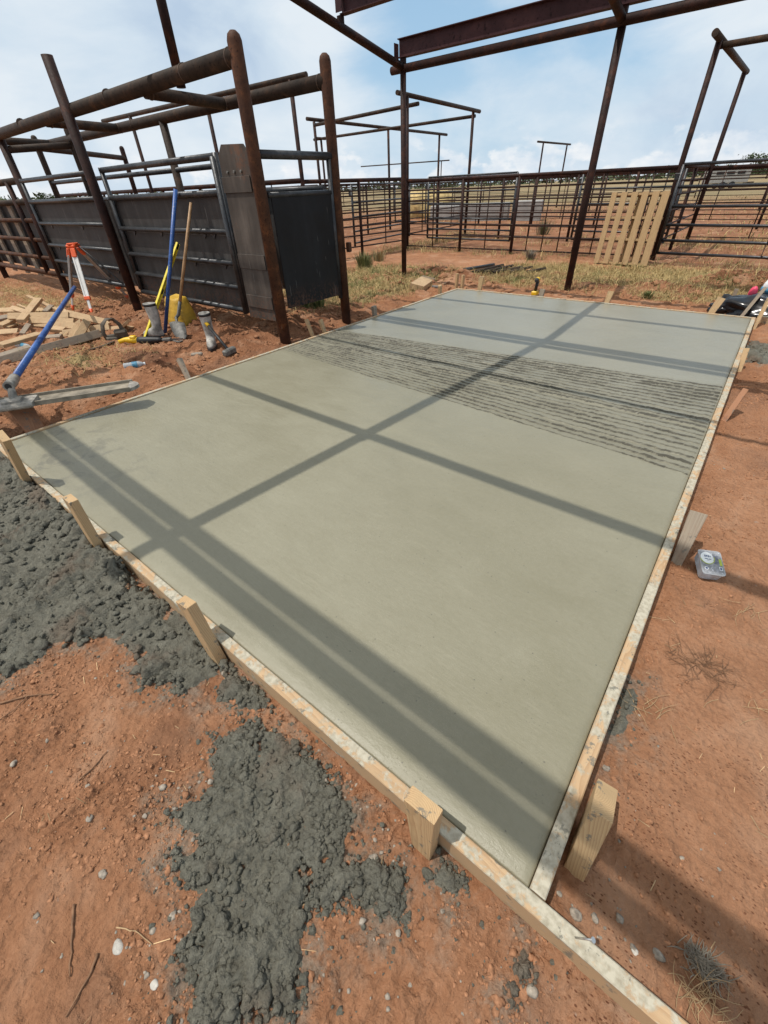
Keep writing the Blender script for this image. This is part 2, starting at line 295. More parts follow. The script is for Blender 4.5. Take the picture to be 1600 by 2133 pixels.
def dirtmat():
    mt, t, bs = mat('red_dirt'); geo = t.add('ShaderNodeNewGeometry').outputs['Position']
    at_ = t.add('ShaderNodeAttribute'); at_.attribute_name = 'cover'; sp = t.add('ShaderNodeSeparateColor'); t.link(at_.outputs['Color'], sp.inputs[0])
    straw, damp, pale = sp.outputs
    a = t.noise(geo, 1.3, 5, 0.6, 0.3); b = t.noise(geo, 11, 6, 0.66, 0.3); f = t.noise(geo, 90, 5, 0.7)
    k = t.math('ADD', t.math('MULTIPLY', a, 0.35), t.math('ADD', t.math('MULTIPLY', b, 0.35), t.math('MULTIPLY', f, 0.30)))
    c = t.ramp(k, [(0.34, (0.204, 0.088, 0.044)), (0.50, (0.328, 0.155, 0.080)), (0.66, (0.451, 0.232, 0.131))])
    c = t.mix(t.math('MULTIPLY', pale, 0.42), c, t.ramp(k, [(0.34, (0.34, 0.182, 0.108)), (0.66, (0.50, 0.295, 0.185))]))
    c = t.mix(damp, c, t.ramp(k, [(0.34, (0.070, 0.030, 0.018)), (0.66, (0.20, 0.082, 0.042))]))
    tone = t.noise(geo, 2.1, 4, 0.55, 0.5)
    c = t.mix(t.math('MULTIPLY', t.step(tone, 0.50, 0.66), 0.55), c, t.ramp(k, [(0.34, (0.150, 0.078, 0.047)), (0.66, (0.31, 0.175, 0.112))]))
    c = t.mix(t.math('MULTIPLY', t.math('SUBTRACT', 1.0, t.step(tone, 0.34, 0.46)), 0.5), c, (0.46, 0.275, 0.175))
    c = t.mix(t.math('MULTIPLY', at_.outputs['Alpha'], t.math('MULTIPLY', t.step(b, 0.40, 0.60), 0.75)), c, t.ramp(f, [(0.35, (0.135, 0.118, 0.092)), (0.65, (0.27, 0.24, 0.195))]))
    st = t.noise(t.mapping(geo, (60, 14, 1), (0, 0, 0.6)), 1.0, 5, 0.65); st2 = t.noise(t.mapping(geo, (14, 70, 1), (0, 0, -0.35)), 1.0, 5, 0.65)
    smask = t.step(t.math('ADD', t.math('MULTIPLY', t.math('MAXIMUM', st, st2), 0.55), t.math('MULTIPLY', straw, 0.62)), 0.56, 0.78)
    c = t.mix(smask, c, t.ramp(f, [(0.3, (0.245, 0.170, 0.078)), (0.7, (0.46, 0.345, 0.17))]))
    # rain-drop spots on the trodden strip at the right
    spg = t.add('ShaderNodeSeparateXYZ'); t.link(geo, spg.inputs[0])
    strip = t.math('MULTIPLY', t.step(spg.outputs[0], 0.02, 0.14), t.math('SUBTRACT', 1.0, t.step(spg.outputs[1], 0.55, 1.0)))
    dv = t.voro(t.mapping(geo, (70, 125, 1), (0, 0, -0.25)), 1.0, 'F1', 'Distance'); dn = t.noise(geo, 7, 3)
    c = t.mix(t.math('MULTIPLY', t.math('MULTIPLY', t.math('SUBTRACT', 1.0, t.step(dv, 0.17, 0.30)), strip), t.math('MULTIPLY', t.step(dn, 0.42, 0.55), 0.80)), c, (0.105, 0.034, 0.018))
    # pale flecks of old mortar
    fl = t.noise(geo, 34, 5, 0.6); fz = t.noise(geo, 2.7, 3)
    c = t.mix(t.math('MULTIPLY', t.step(t.math('ADD', t.math('MULTIPLY', fl, 0.7), t.math('MULTIPLY', fz, 0.35)), 0.665, 0.72), 0.5), c, (0.40, 0.34, 0.29))
    # pasture and fields far out
    d = t.math('ADD', spg.outputs[1], t.math('MULTIPLY', spg.outputs[0], -0.45))
    fld = t.step(t.math('ADD', d, t.math('MULTIPLY', t.noise(geo, 0.09, 4), 26)), 42, 70)
    fn = t.noise(t.mapping(geo, (0.02, 0.05, 1)), 1.0, 5, 0.6)
    c = t.mix(fld, c, t.ramp(fn, [(0.38, (0.19, 0.155, 0.085)), (0.5, (0.255, 0.195, 0.108)), (0.62, (0.31, 0.22, 0.125))]))
    t.set(bs.inputs['Base Color'], c); bs.inputs['Roughness'].default_value = 0.95; bs.inputs['Specular IOR Level'].default_value = 0.12
    h = t.math('ADD', t.math('MULTIPLY', f, 0.8), t.math('ADD', t.math('MULTIPLY', t.noise(geo, 38, 6, 0.7), 1.5), t.math('MULTIPLY', t.voro(geo, 48, 'F1', 'Distance'), 0.9)))
    bump(t, bs, h, 0.9, 0.013); return mt
M['dirt'] = dirtmat()
def blademat(name, rough=0.8):
    mt, t, bs = mat(name); a = t.add('ShaderNodeAttribute'); a.attribute_name = 'tint'
    t.link(a.outputs['Color'], bs.inputs['Base Color']); bs.inputs['Roughness'].default_value = rough
    bs.inputs['Specular IOR Level'].default_value = 0.2
    return mt
M['blade'] = blademat('grass_blade'); M['leaf'] = blademat('tree_leaf')

# ------------------------------------------------------------------ mesh builder
class MB:
    def __init__(s): s.v = []; s.f = []; s.sm = []
    def _ring(s, c, t_, r, n, up=None):
        t_ = t_.normalized(); a = up if up is not None else (Vector((0, 0, 1)) if abs(t_.z) < 0.9 else Vector((1, 0, 0)))
        x = t_.cross(a).normalized(); y = t_.cross(x)
        i0 = len(s.v)
        for k in range(n):
            an = 2 * math.pi * k / n; s.v.append(c + x * (math.cos(an) * r) + y * (math.sin(an) * r))
        return i0
    def tube(s, p0, p1, r, n=14, r1=None, caps=True, dome=False):
        p0 = Vector(p0); p1 = Vector(p1); d = p1 - p0; r1 = r if r1 is None else r1
        return s.path([p0, p1], [r, r1], n, caps, dome)
    def path(s, pts, r, n=10, caps=True, dome=False):
        pts = [Vector(p) for p in pts]; rs = r if isinstance(r, (list, tuple)) else [r] * len(pts)
        ids = []
        ref = None
        for i, p in enumerate(pts):
            t_ = (pts[min(i + 1, len(pts) - 1)] - pts[max(i - 1, 0)]).normalized()
            if ref is None: ref = Vector((0, 0, 1)) if abs(t_.z) < 0.9 else Vector((1, 0, 0))
            ids.append(s._ring(p, t_, rs[i], n, ref))
        if dome:
            t_ = (pts[-1] - pts[-2]).normalized()
            for q in (35, 65):
                a = math.radians(q); ids.append(s._ring(pts[-1] + t_ * (math.sin(a) * rs[-1]), t_, rs[-1] * math.cos(a), n, ref))
        for a, b in zip(ids, ids[1:]):
            for k in range(n):
                s.f.append((a + k, a + (k + 1) % n, b + (k + 1) % n, b + k)); s.sm.append(True)
        if caps:
            s.f.append(tuple(ids[0] + k for k in range(n))[::-1]); s.sm.append(False)
            s.f.append(tuple(ids[-1] + k for k in range(n))); s.sm.append(dome)
        return s
    def poly(s, loops, smooth=False, closed=True):
        """loft a list of equal-length vertex loops, capped"""
        n = len(loops[0]); ids = []
        for lp in loops:
            ids.append(len(s.v)); s.v.extend(Vector(p) for p in lp)
        for a, b in zip(ids, ids[1:]):
            for k in range(n):
                s.f.append((a + k, a + (k + 1) % n, b + (k + 1) % n, b + k)); s.sm.append(smooth)
        if closed:
            s.f.append(tuple(ids[0] + k for k in range(n))[::-1]); s.sm.append(False)
            s.f.append(tuple(ids[-1] + k for k in range(n))); s.sm.append(False)
        return s
    def box(s, c, size, rot=None, ch=0.0):
        c = Vector(c); lx, ly, lz = (q / 2 for q in size); R = rot if rot is not None else Matrix.Identity(3)
        if ch <= 0: pr = [(-ly, -lz), (ly, -lz), (ly, lz), (-ly, lz)]
        else: pr = [(-ly + ch, -lz), (ly - ch, -lz), (ly, -lz + ch), (ly, lz - ch), (ly - ch, lz), (-ly + ch, lz), (-ly, lz - ch), (-ly, -lz + ch)]
        if ch <= 0: xs = [(-lx, 1), (lx, 1)]
        else: xs = [(-lx, 1 - ch / max(ly, lz)), (-lx + ch, 1), (lx - ch, 1), (lx, 1 - ch / max(ly, lz))]
        return s.poly([[c + R @ Vector((x, y * k, z * k)) for y, z in pr] for x, k in xs])
    def lathe(s, prof, o=(0, 0, 0), R=None, n=18):
        o = Vector(o); R = R if R is not None else Matrix.Identity(3)
        return s.poly([[o + R @ Vector((math.cos(2 * math.pi * k / n) * r, math.sin(2 * math.pi * k / n) * r, z)) for k in range(n)] for r, z in prof], True)
    def build(s, name, material, parent=None, mw=None):
        me = bpy.data.meshes.new(name); me.from_pydata([tuple(p) for p in s.v], [], s.f)
        me.polygons.foreach_set('use_smooth', s.sm); me.materials.append(material); me.update()
        return link(name, me, parent, mw)
def wm(o):
    return o.matrix_basis.copy() if o.parent is None else wm(o.parent) @ o.matrix_parent_inverse @ o.matrix_basis
def link(name, me, parent=None, mw=None):
    """link a mesh whose vertices (or mw) are given in world space, under its parent"""
    o = bpy.data.objects.new(name, me); COL.objects.link(o)
    if parent is not None:
        o.parent = parent; o.matrix_parent_inverse = wm(parent).inverted()
    if mw is not None: o.matrix_basis = mw
    return o
def tag(o, label=None, cat=None, group=None, kind=None):
    if label: o['label'] = label
    if cat: o['category'] = cat
    if group: o['group'] = group
    if kind: o['kind'] = kind
    return o
def thing(name, loc, label, cat, group=None):
    o = bpy.data.objects.new(name, None); COL.objects.link(o); o.location = loc; o.empty_display_size = 0.1
    return tag(o, label, cat, group)
def npmesh(name, V, F, material, smooth=True, colors=None, cname='cover'):
    me = bpy.data.meshes.new(name); V = np.asarray(V, np.float32); F = np.asarray(F, np.int32)
    me.vertices.add(len(V)); me.vertices.foreach_set('co', V.ravel())
    k = F.shape[1]; me.loops.add(F.size); me.loops.foreach_set('vertex_index', F.ravel())
    me.polygons.add(len(F)); me.polygons.foreach_set('loop_start', np.arange(0, F.size, k, dtype=np.int32))
    me.polygons.foreach_set('loop_total', np.full(len(F), k, np.int32))
    me.update(calc_edges=True); me.polygons.foreach_set('use_smooth', np.full(len(F), smooth))
    if colors is not None:
        ca = me.color_attributes.new(cname, 'FLOAT_COLOR', 'POINT')
        c4 = np.ones((len(V), 4), np.float32); colors = np.asarray(colors); c4[:, :colors.shape[1]] = colors; ca.data.foreach_set('color', c4.ravel())
    me.materials.append(material); return me
def frame(xdir, roll=0.0, up=Vector((0, 0, 1))):
    x = Vector(xdir).normalized()
    if abs(x.dot(up)) > 0.98: up = Vector((0, 1, 0))
    y = up.cross(x).normalized(); z = x.cross(y)
    R = Matrix((x, y, z)).transposed()
    return R @ Matrix.Rotation(roll, 3, 'X')
def board(name, p0, p1, w_, t_, material, roll=0.0, parent=None, ch=0.003, point=0.0, up=Vector((0, 0, 1)), k0=1.0):
    """a sawn board from p0 to p1: local X runs along the grain; point>0 gives a cut point at p1"""
    p0 = Vector(p0); p1 = Vector(p1); L = (p1 - p0).length; b = MB()
    ly, lz = w_ / 2, t_ / 2
    pr = [(-ly + ch, -lz), (ly - ch, -lz), (ly, -lz + ch), (ly, lz - ch), (ly - ch, lz), (-ly + ch, lz), (-ly, lz - ch), (-ly, -lz + ch)]
    off = RNG.uniform(-3, 3)
    xs = [(-L / 2, 0.985), (-L / 2 + ch, 1)]
    nseg = max(1, int(L / 0.25)); wob = [(RNG.normal(0, .0006), RNG.normal(0, .0006)) for _ in range(nseg + 1)]
    loops = []
    for x, k in xs: loops.append([Vector((x, y * k, z * k)) for y, z in pr])
    for i in range(1, nseg):
        x = -L / 2 + L * i / nseg; dy, dz = wob[i]; loops.append([Vector((x, y + dy, z + dz)) for y, z in pr])
    if point > 0:
        loops.append([Vector((L / 2 - point, y, z)) for y, z in pr]); loops.append([Vector((L / 2, y * 0.12, z * 0.9)) for y, z in pr])
    else:
        loops.append([Vector((L / 2 - ch, y, z)) for y, z in pr]); loops.append([Vector((L / 2, y * .985, z * .985)) for y, z in pr])
    if k0 != 1.0: loops = [[Vector((q.x, q.y * (k0 + (1 - k0) * min(1, (q.x / L + .5) * 1.15)), q.z)) for q in lp] for lp in loops]
    b.poly(loops)
    R = frame(p1 - p0, roll, up); mw = R.to_4x4(); mw.translation = (p0 + p1) / 2
    return b.build(name, material, parent, mw)

# ------------------------------------------------------------------ numpy noise
def _h(ix, iy, s):
    a = (ix.astype(np.int64) * 374761393 + iy.astype(np.int64) * 668265263 + s * 1442695041) & 0xFFFFFFFF
    a = ((a ^ (a >> 13)) * 1274126177) & 0xFFFFFFFF; return ((a ^ (a >> 16)) & 0xFFFFFF) / float(0x1000000)
def vnoise(x, y, s=0):
    ix = np.floor(x); iy = np.floor(y); fx = x - ix; fy = y - iy
    ux = fx * fx * fx * (fx * (fx * 6 - 15) + 10); uy = fy * fy * fy * (fy * (fy * 6 - 15) + 10)
    def g(dx, dy):
        a = _h(ix + dx, iy + dy, s) * 2 * np.pi; return np.cos(a) * (fx - dx) + np.sin(a) * (fy - dy)
    return (g(0, 0) * (1 - ux) + g(1, 0) * ux) * (1 - uy) + (g(0, 1) * (1 - ux) + g(1, 1) * ux) * uy
def fbm(x, y, s=0, o=4, g=0.5):
    r = 0; a = 1.0
    for i in range(o): r = r + a * vnoise(x * 2 ** i + 17.3 * i, y * 2 ** i - 9.1 * i, s + i); a *= g
    return r
def worley(x, y, s=0):
    ix = np.floor(x); iy = np.floor(y); d = np.full(x.shape, 9.0)
    for dx in (-1, 0, 1):
        for dy in (-1, 0, 1):
            px = ix + dx + _h(ix + dx, iy + dy, s); py = iy + dy + _h(ix + dx, iy + dy, s + 77)
            d = np.minimum(d, (x - px) ** 2 + (y - py) ** 2)
    return np.sqrt(d)
def wdome(x, y, s=0, rad=0.66):
    ix = np.floor(x); iy = np.floor(y); best = np.zeros(x.shape)
    for dx in (-1, 0, 1):
        for dy in (-1, 0, 1):
            px = ix + dx + _h(ix + dx, iy + dy, s); py = iy + dy + _h(ix + dx, iy + dy, s + 77); q = _h(ix + dx, iy + dy, s + 131)
            r = rad * (0.6 + 0.55 * q); best = np.maximum(best, (0.35 + 0.65 * q) * np.sqrt(np.maximum(0, 1 - ((x - px) ** 2 + (y - py) ** 2) / r ** 2)))
    return best
def sst(a, b, x): t_ = np.clip((x - a) / (b - a), 0, 1); return t_ * t_ * (3 - 2 * t_)
def inpoly(x, y, P):
    """signed distance, positive inside"""
    d = np.full(x.shape, 1e9); ins = np.zeros(x.shape, bool); n = len(P)
    for i in range(n):
        ax, ay = P[i]; bx, by = P[(i + 1) % n]; ex, ey = bx - ax, by - ay
        t_ = np.clip(((x - ax) * ex + (y - ay) * ey) / (ex * ex + ey * ey + 1e-12), 0, 1)
        d = np.minimum(d, (x - ax - t_ * ex) ** 2 + (y - ay - t_ * ey) ** 2)
        c = ((ay > y) != (by > y)) & (x < (bx - ax) * (y - ay) / (by - ay + 1e-12) + ax); ins ^= c
    d = np.sqrt(d); return np.where(ins, d, -d)

# ------------------------------------------------------------------ ground
SP = [([(-4.05, -0.30), (-3.75, -0.03), (-1.25, -0.03), (-1.12, -0.10), (-1.20, -0.21), (-1.32, -0.31), (-1.6, -0.25), (-1.79, -0.45), (-1.73, -0.70), (-2.6, -0.95), (-4.0, -0.9)], 0.0062, 0.034, 101, 0.05),
      ([(-0.95, -0.12), (-0.67, -0.085), (-0.48, -0.10), (-0.39, -0.15), (-0.25, -0.15), (-0.23, -0.2), (-0.40, -0.33), (-0.32, -0.39), (-0.30, -0.46), (-0.34, -0.53), (-0.44, -0.62), (-0.57, -0.6), (-0.68, -0.52), (-0.80, -0.50), (-0.72, -0.43), (-0.88, -0.46), (-0.84, -0.34), (-0.94, -0.24)], 0.0036, 0.021, 131, 0.035),
      ([(0.0, -0.065), (0.045, -0.045), (0.075, -0.12), (0.05, -0.17), (0.03, -0.12)], 0.0036, 0.018, 151, 0.02),
      ([(-0.22, -0.05), (-0.12, -0.05), (-0.13, -0.11), (-0.20, -0.11)], 0.0036, 0.022, 155, 0.02),
      ([(-1.22, -0.05), (-0.86, -0.05), (-0.9, -0.13), (-1.1, -0.16)], 0.0045, 0.022, 158, 0.03),
      ([(0.045, 0.40), (0.05, 0.80), (0.10, 0.79), (0.10, 0.56), (0.075, 0.42)], 0.0045, 0.018, 161, 0.02),
      ([(0.05, 4.75), (0.05, 5.5), (0.45, 5.6), (0.4, 4.95)], 0.012, 0.03, 171, 0.08)]
SX0, SX1, SY0, SY1, ZS = -3.835, 0.0, 0.0, 6.25, 0.085      # the slab
MOUNDS = [(-1.15, 7.75, 0.14, 0.55, 0.35), (-0.35, 8.55, 0.24, 0.60, 0.45), (0.35, 8.3, 0.16, 0.5, 0.4), (-5.25, 7.65, 0.15, 0.55, 0.28),
          (-4.45, 7.55, 0.10, 0.45, 0.25), (-2.2, 7.55, 0.06, 0.5, 0.2), (-4.75, 3.35, 0.09, 0.5, 0.3), (-4.6, 4.6, 0.06, 0.4, 0.3), (-5.6, 2.75, 0.06, 0.8, 0.25), (-5.0, 1.65, 0.05, 0.5, 0.22)]
def gdens(x, y):
    n = fbm(x * 0.9, y * 0.9, 5, 3); n2 = fbm(x * 3.1, y * 3.1, 15, 2)
    A = sst(-4.6, -3.6, x + 0.4 * n) * sst(7.0, 7.7, y + 0.7 * n) * (1 - sst(9.6, 10.5, y - 0.6 * n)) * (1 - sst(7, 9, x))
    B = sst(-7.6, -6.6, x) * (1 - sst(-5.0, -4.4, x + 0.5 * n)) * sst(4.3, 5.0, y) * (1 - sst(7.6, 8.6, y)) * 0.85
    C = np.exp(-((y - 11.05) / 0.45) ** 2) * sst(-9.5, -8.5, x) * (1 - sst(4, 6, x)) * sst(-0.25, 0.3, n + n2) * 0.6
    C = np.maximum(C, np.exp(-((x + 8.5) / 0.4) ** 2) * sst(6.5, 7, y) * (1 - sst(15, 16, y)) * 0.55)
    D = sst(-14, -12.5, x) * (1 - sst(-8.9, -8.0, x)) * sst(1.2, 1.7, y + 0.3 * n) * (1 - sst(2.5, 3.0, y)) * 0.6
    D = np.maximum(D, np.exp(-((x + 5.75) / 0.75) ** 2 - ((y - 1.3) / 0.38) ** 2) * 0.75)
    D = np.maximum(D, np.exp(-((x + 5.2) / 0.5) ** 2 - ((y - 4.0) / 0.5) ** 2) * 0.5)
    E_ = sst(12.0, 14, y) * (1 - sst(40, 60, y)) * sst(0.02, 0.40, n + 0.4 * n2) * 0.4
    F_ = sst(12.0, 14, y) * (1 - sst(30, 60, y)) * sst(-3, 0, x) * 0.35
    d = np.maximum.reduce([A, B, C, D, E_, F_]) * np.clip(0.85 + 0.9 * n2, 0.15, 1.2)
    for mx, my, mh, rx, ry in MOUNDS[:6]: d = d * (1 - 0.8 * np.exp(-((x - mx) / rx) ** 2 - ((y - my) / ry) ** 2))
    return np.clip(d, 0, 1)
def damp(x, y):
    d = np.zeros_like(x)
    for mx, my, mh, rx, ry in MOUNDS: d = np.maximum(d, np.exp(-((x - mx) / (rx * 1.1)) ** 2 - ((y - my) / (ry * 1.1)) ** 2))
    d = np.maximum(d, 0.85 * np.exp(-((x + 5.9) / 2.4) ** 2 - ((y - 2.75) / 0.75) ** 2)); d = np.maximum(d, 0.8 * np.exp(-((x + 4.6) / 0.6) ** 2 - ((y - 3.4) / 1.1) ** 2))
    d = np.maximum(d, 0.5 * sst(10.6, 11.4, y + 0.5 * fbm(x, y, 4, 2)) * (1 - sst(30, 50, y)))
    d = np.maximum(d, 0.40 * sst(-4.9, -4.1, x) * (1 - sst(-3.84, -3.8, x)) * sst(0.2, 0.6, y) * (1 - sst(5, 6, y)))
    return np.clip(d * (0.75 + 0.9 * fbm(x * 1.9, y * 1.9, 8, 3)), 0, 1)
def gh(x, y):
    x = np.asarray(x, float); y = np.asarray(y, float); r = np.hypot(x - CAM.x, y - CAM.y)
    near = 1 - sst(2.2, 4.0, r); mid = 1 - sst(14, 22, r); far = 1 - sst(60, 160, r)
    right = sst(0.0, 0.12, x) * (1 - sst(2.0, 3.0, y))
    left = sst(-3.7, -4.3, x) if False else (1 - sst(-4.4, -3.9, x)) * (1 - sst(6, 8, y))
    z = 0.045 * fbm(x * 0.35, y * 0.35, 1, 3) * sst(2.0, 6.0, r) * far + 0.012 * fbm(x * 1.6, y * 1.6, 2, 3) * mid * (1 - 0.4 * right)
    rough = (0.45 + 0.55 * sst(-0.25, 0.25, fbm(x * 2.2, y * 2.2, 31, 2))) * (1 - 0.40 * right)
    bil = np.abs(fbm(x * 13, y * 13, 33, 2)) * 0.030 + np.abs(fbm(x * 34, y * 34, 35, 3, 0.6)) * 0.019
    z = z + near * (0.50 + 0.50 * (1 - right)) * (0.35 + 0.65 * sst(-0.15, 0.25, fbm(x * 3.1, y * 3.1, 37, 2))) * (bil - 0.010)
    z = z + near * rough * (0.012 * fbm(x * 9, y * 9, 3, 4, 0.55) + 0.0055 * (0.55 - worley(x * 34, y * 30, 9)) * sst(-0.1, 0.4, fbm(x * 5, y * 5, 44, 2)) + 0.0022 * fbm(x * 70, y * 70, 6, 2))
    z = z + left * mid * (0.045 * fbm(x * 3.4, y * 4.2, 12, 5, 0.62) + 0.05 * np.abs(fbm(x * 5.5, y * 5.5, 13, 3, 0.6)) + 0.016 * (0.5 - worley(x * 9, y * 9, 19)))
    b = mid * (1 - near) * (0.024 * np.abs(fbm(x * 6, y * 6, 24, 3, 0.6)) + 0.018 * fbm(x * 3.6, y * 3.6, 22, 4, 0.55))
    z = z + b
    for mx, my, mh, rx, ry in MOUNDS:
        g = np.exp(-((x - mx) / rx) ** 2 - ((y - my) / ry) ** 2)
        z = z + mh * g * (0.85 + 0.55 * fbm(x * 4.5, y * 4.5, 51, 4, 0.6)) + 0.03 * g * (0.5 - worley(x * 11, y * 11, 23))
    ins = sst(SX0 - 0.10, SX0 + 0.02, x) * (1 - sst(SX1 - 0.02, SX1 + 0.05, x)) * sst(SY0 - 0.05, SY0 + 0.02, y) * (1 - sst(SY1 - 0.02, SY1 + 0.10, y))
    z = np.where(r > 200, z, np.minimum(z, 0.25)); z = z * (1 - ins) - 0.02 * ins
    return z
def gz(x, y):
    i = int(np.searchsorted(XS, x)) - 1; j = int(np.searchsorted(YS, y)) - 1
    u = (x - XS[i]) / (XS[i + 1] - XS[i]); v = (y - YS[j]) / (YS[j + 1] - YS[j])
    return float((ZZ[j, i] * (1 - u) + ZZ[j, i + 1] * u) * (1 - v) + (ZZ[j + 1, i] * (1 - u) + ZZ[j + 1, i + 1] * u) * v)
def spaced(a, segs):
    out = [a]
    for b, st in segs:
        n = max(1, int(round(abs(b - out[-1]) / st))); out += list(np.linspace(out[-1], b, n + 1)[1:])
    return out
def geo(a, first, ratio, lim):
    out = []; x = a; st = first
    while abs(x) < lim: x += st; st *= ratio; out.append(x)
    return out
xs = spaced(-9.6, [(-4.3, 0.028), (-2.0, 0.0095), (0.62, 0.0052)])
xs = sorted(geo(-9.6, -0.05, 1.13, 3500)) + xs + geo(0.62, 0.02, 1.14, 3500)
ys = spaced(-0.98, [(0.12, 0.0052), (2.8, 0.018), (9.2, 0.032)])
ys = sorted(geo(-0.98, -0.02, 1.3, 3500)) + ys + geo(9.2, 0.05, 1.11, 3500)
XX, YY = np.meshgrid(np.array(xs), np.array(ys)); nx, ny = len(xs), len(ys)
ZZ = gh(XX, YY); XS = np.array(xs); YS = np.array(ys)
idx = np.arange(nx * ny).reshape(ny, nx)
quads = np.stack([idx[:-1, :-1], idx[:-1, 1:], idx[1:, 1:], idx[1:, :-1]], -1).reshape(-1, 4)
pale = np.clip(0.75 * sst(0.02, 0.2, XX) * (1 - sst(2.5, 4.5, YY)) + 0.35 * (1 - sst(-0.35, 0.1, YY)) * sst(-2.5, -1, XX) + 0.6 * np.exp(-((XX + 5.8) / 1.6) ** 2 - ((YY - 9.5) / 0.8) ** 2) + 0.5 * np.exp(-((XX + 4.3) / 1.0) ** 2 - ((YY - 6.9) / 0.35) ** 2), 0, 1)
stain = np.zeros_like(XX); nb = (np.abs(XX + 1.8) < 3.2) & (YY > -1.3) & (YY < 6)
for pl_, *_ in SP: stain[nb] = np.maximum(stain[nb], sst(-0.11, 0.01, inpoly(XX[nb], YY[nb], pl_) + 0.09 * fbm(XX[nb] * 6, YY[nb] * 6, 55, 4, 0.65)))
edge_ = np.where(nb & (YY < -0.03), np.exp((YY + 0.03) / 0.05) * 0.6, 0); stain = np.maximum(stain, edge_ * sst(-.1, .3, fbm(XX * 9, YY * 9, 57, 3)))
cols = np.stack([gdens(XX, YY), damp(XX, YY), pale, stain], -1).reshape(-1, 4)
gm = npmesh('ground', np.stack([XX, YY, ZZ], -1).reshape(-1, 3), quads, M['dirt'], True, cols)
tag(link('ground', gm), 'bare red dirt ground with dry straw running out to pasture', None, None, 'structure')

# ------------------------------------------------------------------ slab
def cgrid():
    xs = list(np.linspace(SX0 + 0.002, SX1 - 0.002, 330)); xs = [xs[0], xs[0] + 0.004, xs[0] + 0.014] + xs[2:-2] + [xs[-1] - 0.014, xs[-1] - 0.004, xs[-1]]
    ys = spaced(SY0 + 0.002, [(0.006, 0.004), (0.016, 0.01), (2.08, 0.03), (4.1, 0.0048), (SY1 - 0.016, 0.035), (SY1 - 0.002, 0.007)])
    X, Y = np.meshgrid(np.array(xs), np.array(ys))
    e = np.minimum(np.minimum(X - SX0, SX1 - X), np.minimum(Y - SY0, SY1 - Y))
    Z = ZS - 0.007 * (1 - sst(0.0, 0.022, e)) + 0.0011 * fbm(X * 1.4, Y * 2.2, 61, 3) + 0.0005 * fbm(X * 7, Y * 12, 62, 3)
    lo_ = 2.20 + (-X / 3.83) * 0.34; hi_ = 3.80 + (-X / 3.83) * (-0.36)      # fan of screed ridges
    v = (Y - lo_) / (hi_ - lo_)
    v = v + 0.012 * fbm(X * 1.1, Y * 1.6, 63, 3) + 0.0085 * fbm(X * 9, Y * 3, 64, 4, 0.65)
    N = 23.0; c = v * N + 0.11 * fbm(X * 34, Y * 10, 72, 3, 0.65); k = np.floor(c); fr = c - k
    jit = _h(k, k * 0, 5); amp = (0.62 + 0.7 * jit) * np.clip(0.85 + 1.3 * fbm(X * 2.1 + k * 3.7, k * 1.3, 65, 4, 0.6), 0.42, 1.6)
    env = sst(0.0, 0.003, v) * (1 - sst(0.985, 1.0, v)) * sst(0.004, 0.014, e)
    w_ = 0.15 + 0.11 * fbm(X * 11, k * 4.0, 66, 3); w_ = np.clip(w_, 0.06, 0.28)
    prof = np.where(fr < w_, fr / w_, 1 - (fr - w_) / (1 - w_))
    face = sst(0.0, 0.05, fr) * (1 - sst(w_, w_ + 0.08, fr))
    crumbs = 0.0034 * np.abs(fbm(X * 46, Y * 52, 68, 3, 0.6)) * (face + 0.25 * np.exp(-((fr - 0.9) / 0.12) ** 2))
    Z = Z + env * (amp * (0.0105 * (prof - 0.6) - 0.005 * np.exp(-(fr / 0.07) ** 2)) + crumbs)
    tear = env * np.clip(0.12 + face * (0.30 + 0.85 * amp) * np.clip(0.95 + 0.9 * fbm(X * 20, Y * 40, 69, 3), 0.66, 1.25), 0, 1)
    gv = (Y - (2.87 + (-X / 3.83) * 0.06 + 0.01 * fbm(X * 2, Y * 0, 70, 2)))   # the deeper drag line
    Z = Z + env * (-0.006 * np.exp(-(gv / 0.012) ** 2) + 0.005 * np.exp(-((gv - 0.03) / 0.016) ** 2))
    X = np.pad(X, 1, 'edge'); Y = np.pad(Y, 1, 'edge'); Z = np.pad(Z, 1, constant_values=-0.01)
    T = np.pad(tear, 1, 'edge').reshape(-1); ny, nx = X.shape; i = np.arange(nx * ny).reshape(ny, nx)
    return np.stack([T, T, T], -1), np.stack([X, Y, Z], -1).reshape(-1, 3), np.stack([i[:-1, :-1], i[:-1, 1:], i[1:, 1:], i[1:, :-1]], -1).reshape(-1, 4)
T, V, F = cgrid()
sl = link('concrete_slab', npmesh('concrete_slab', V, F, M['concrete'], True, T, 'torn'))
tag(sl, 'large freshly poured wet grey concrete slab with a band of raked screed ridges', 'concrete slab', None, 'thing')

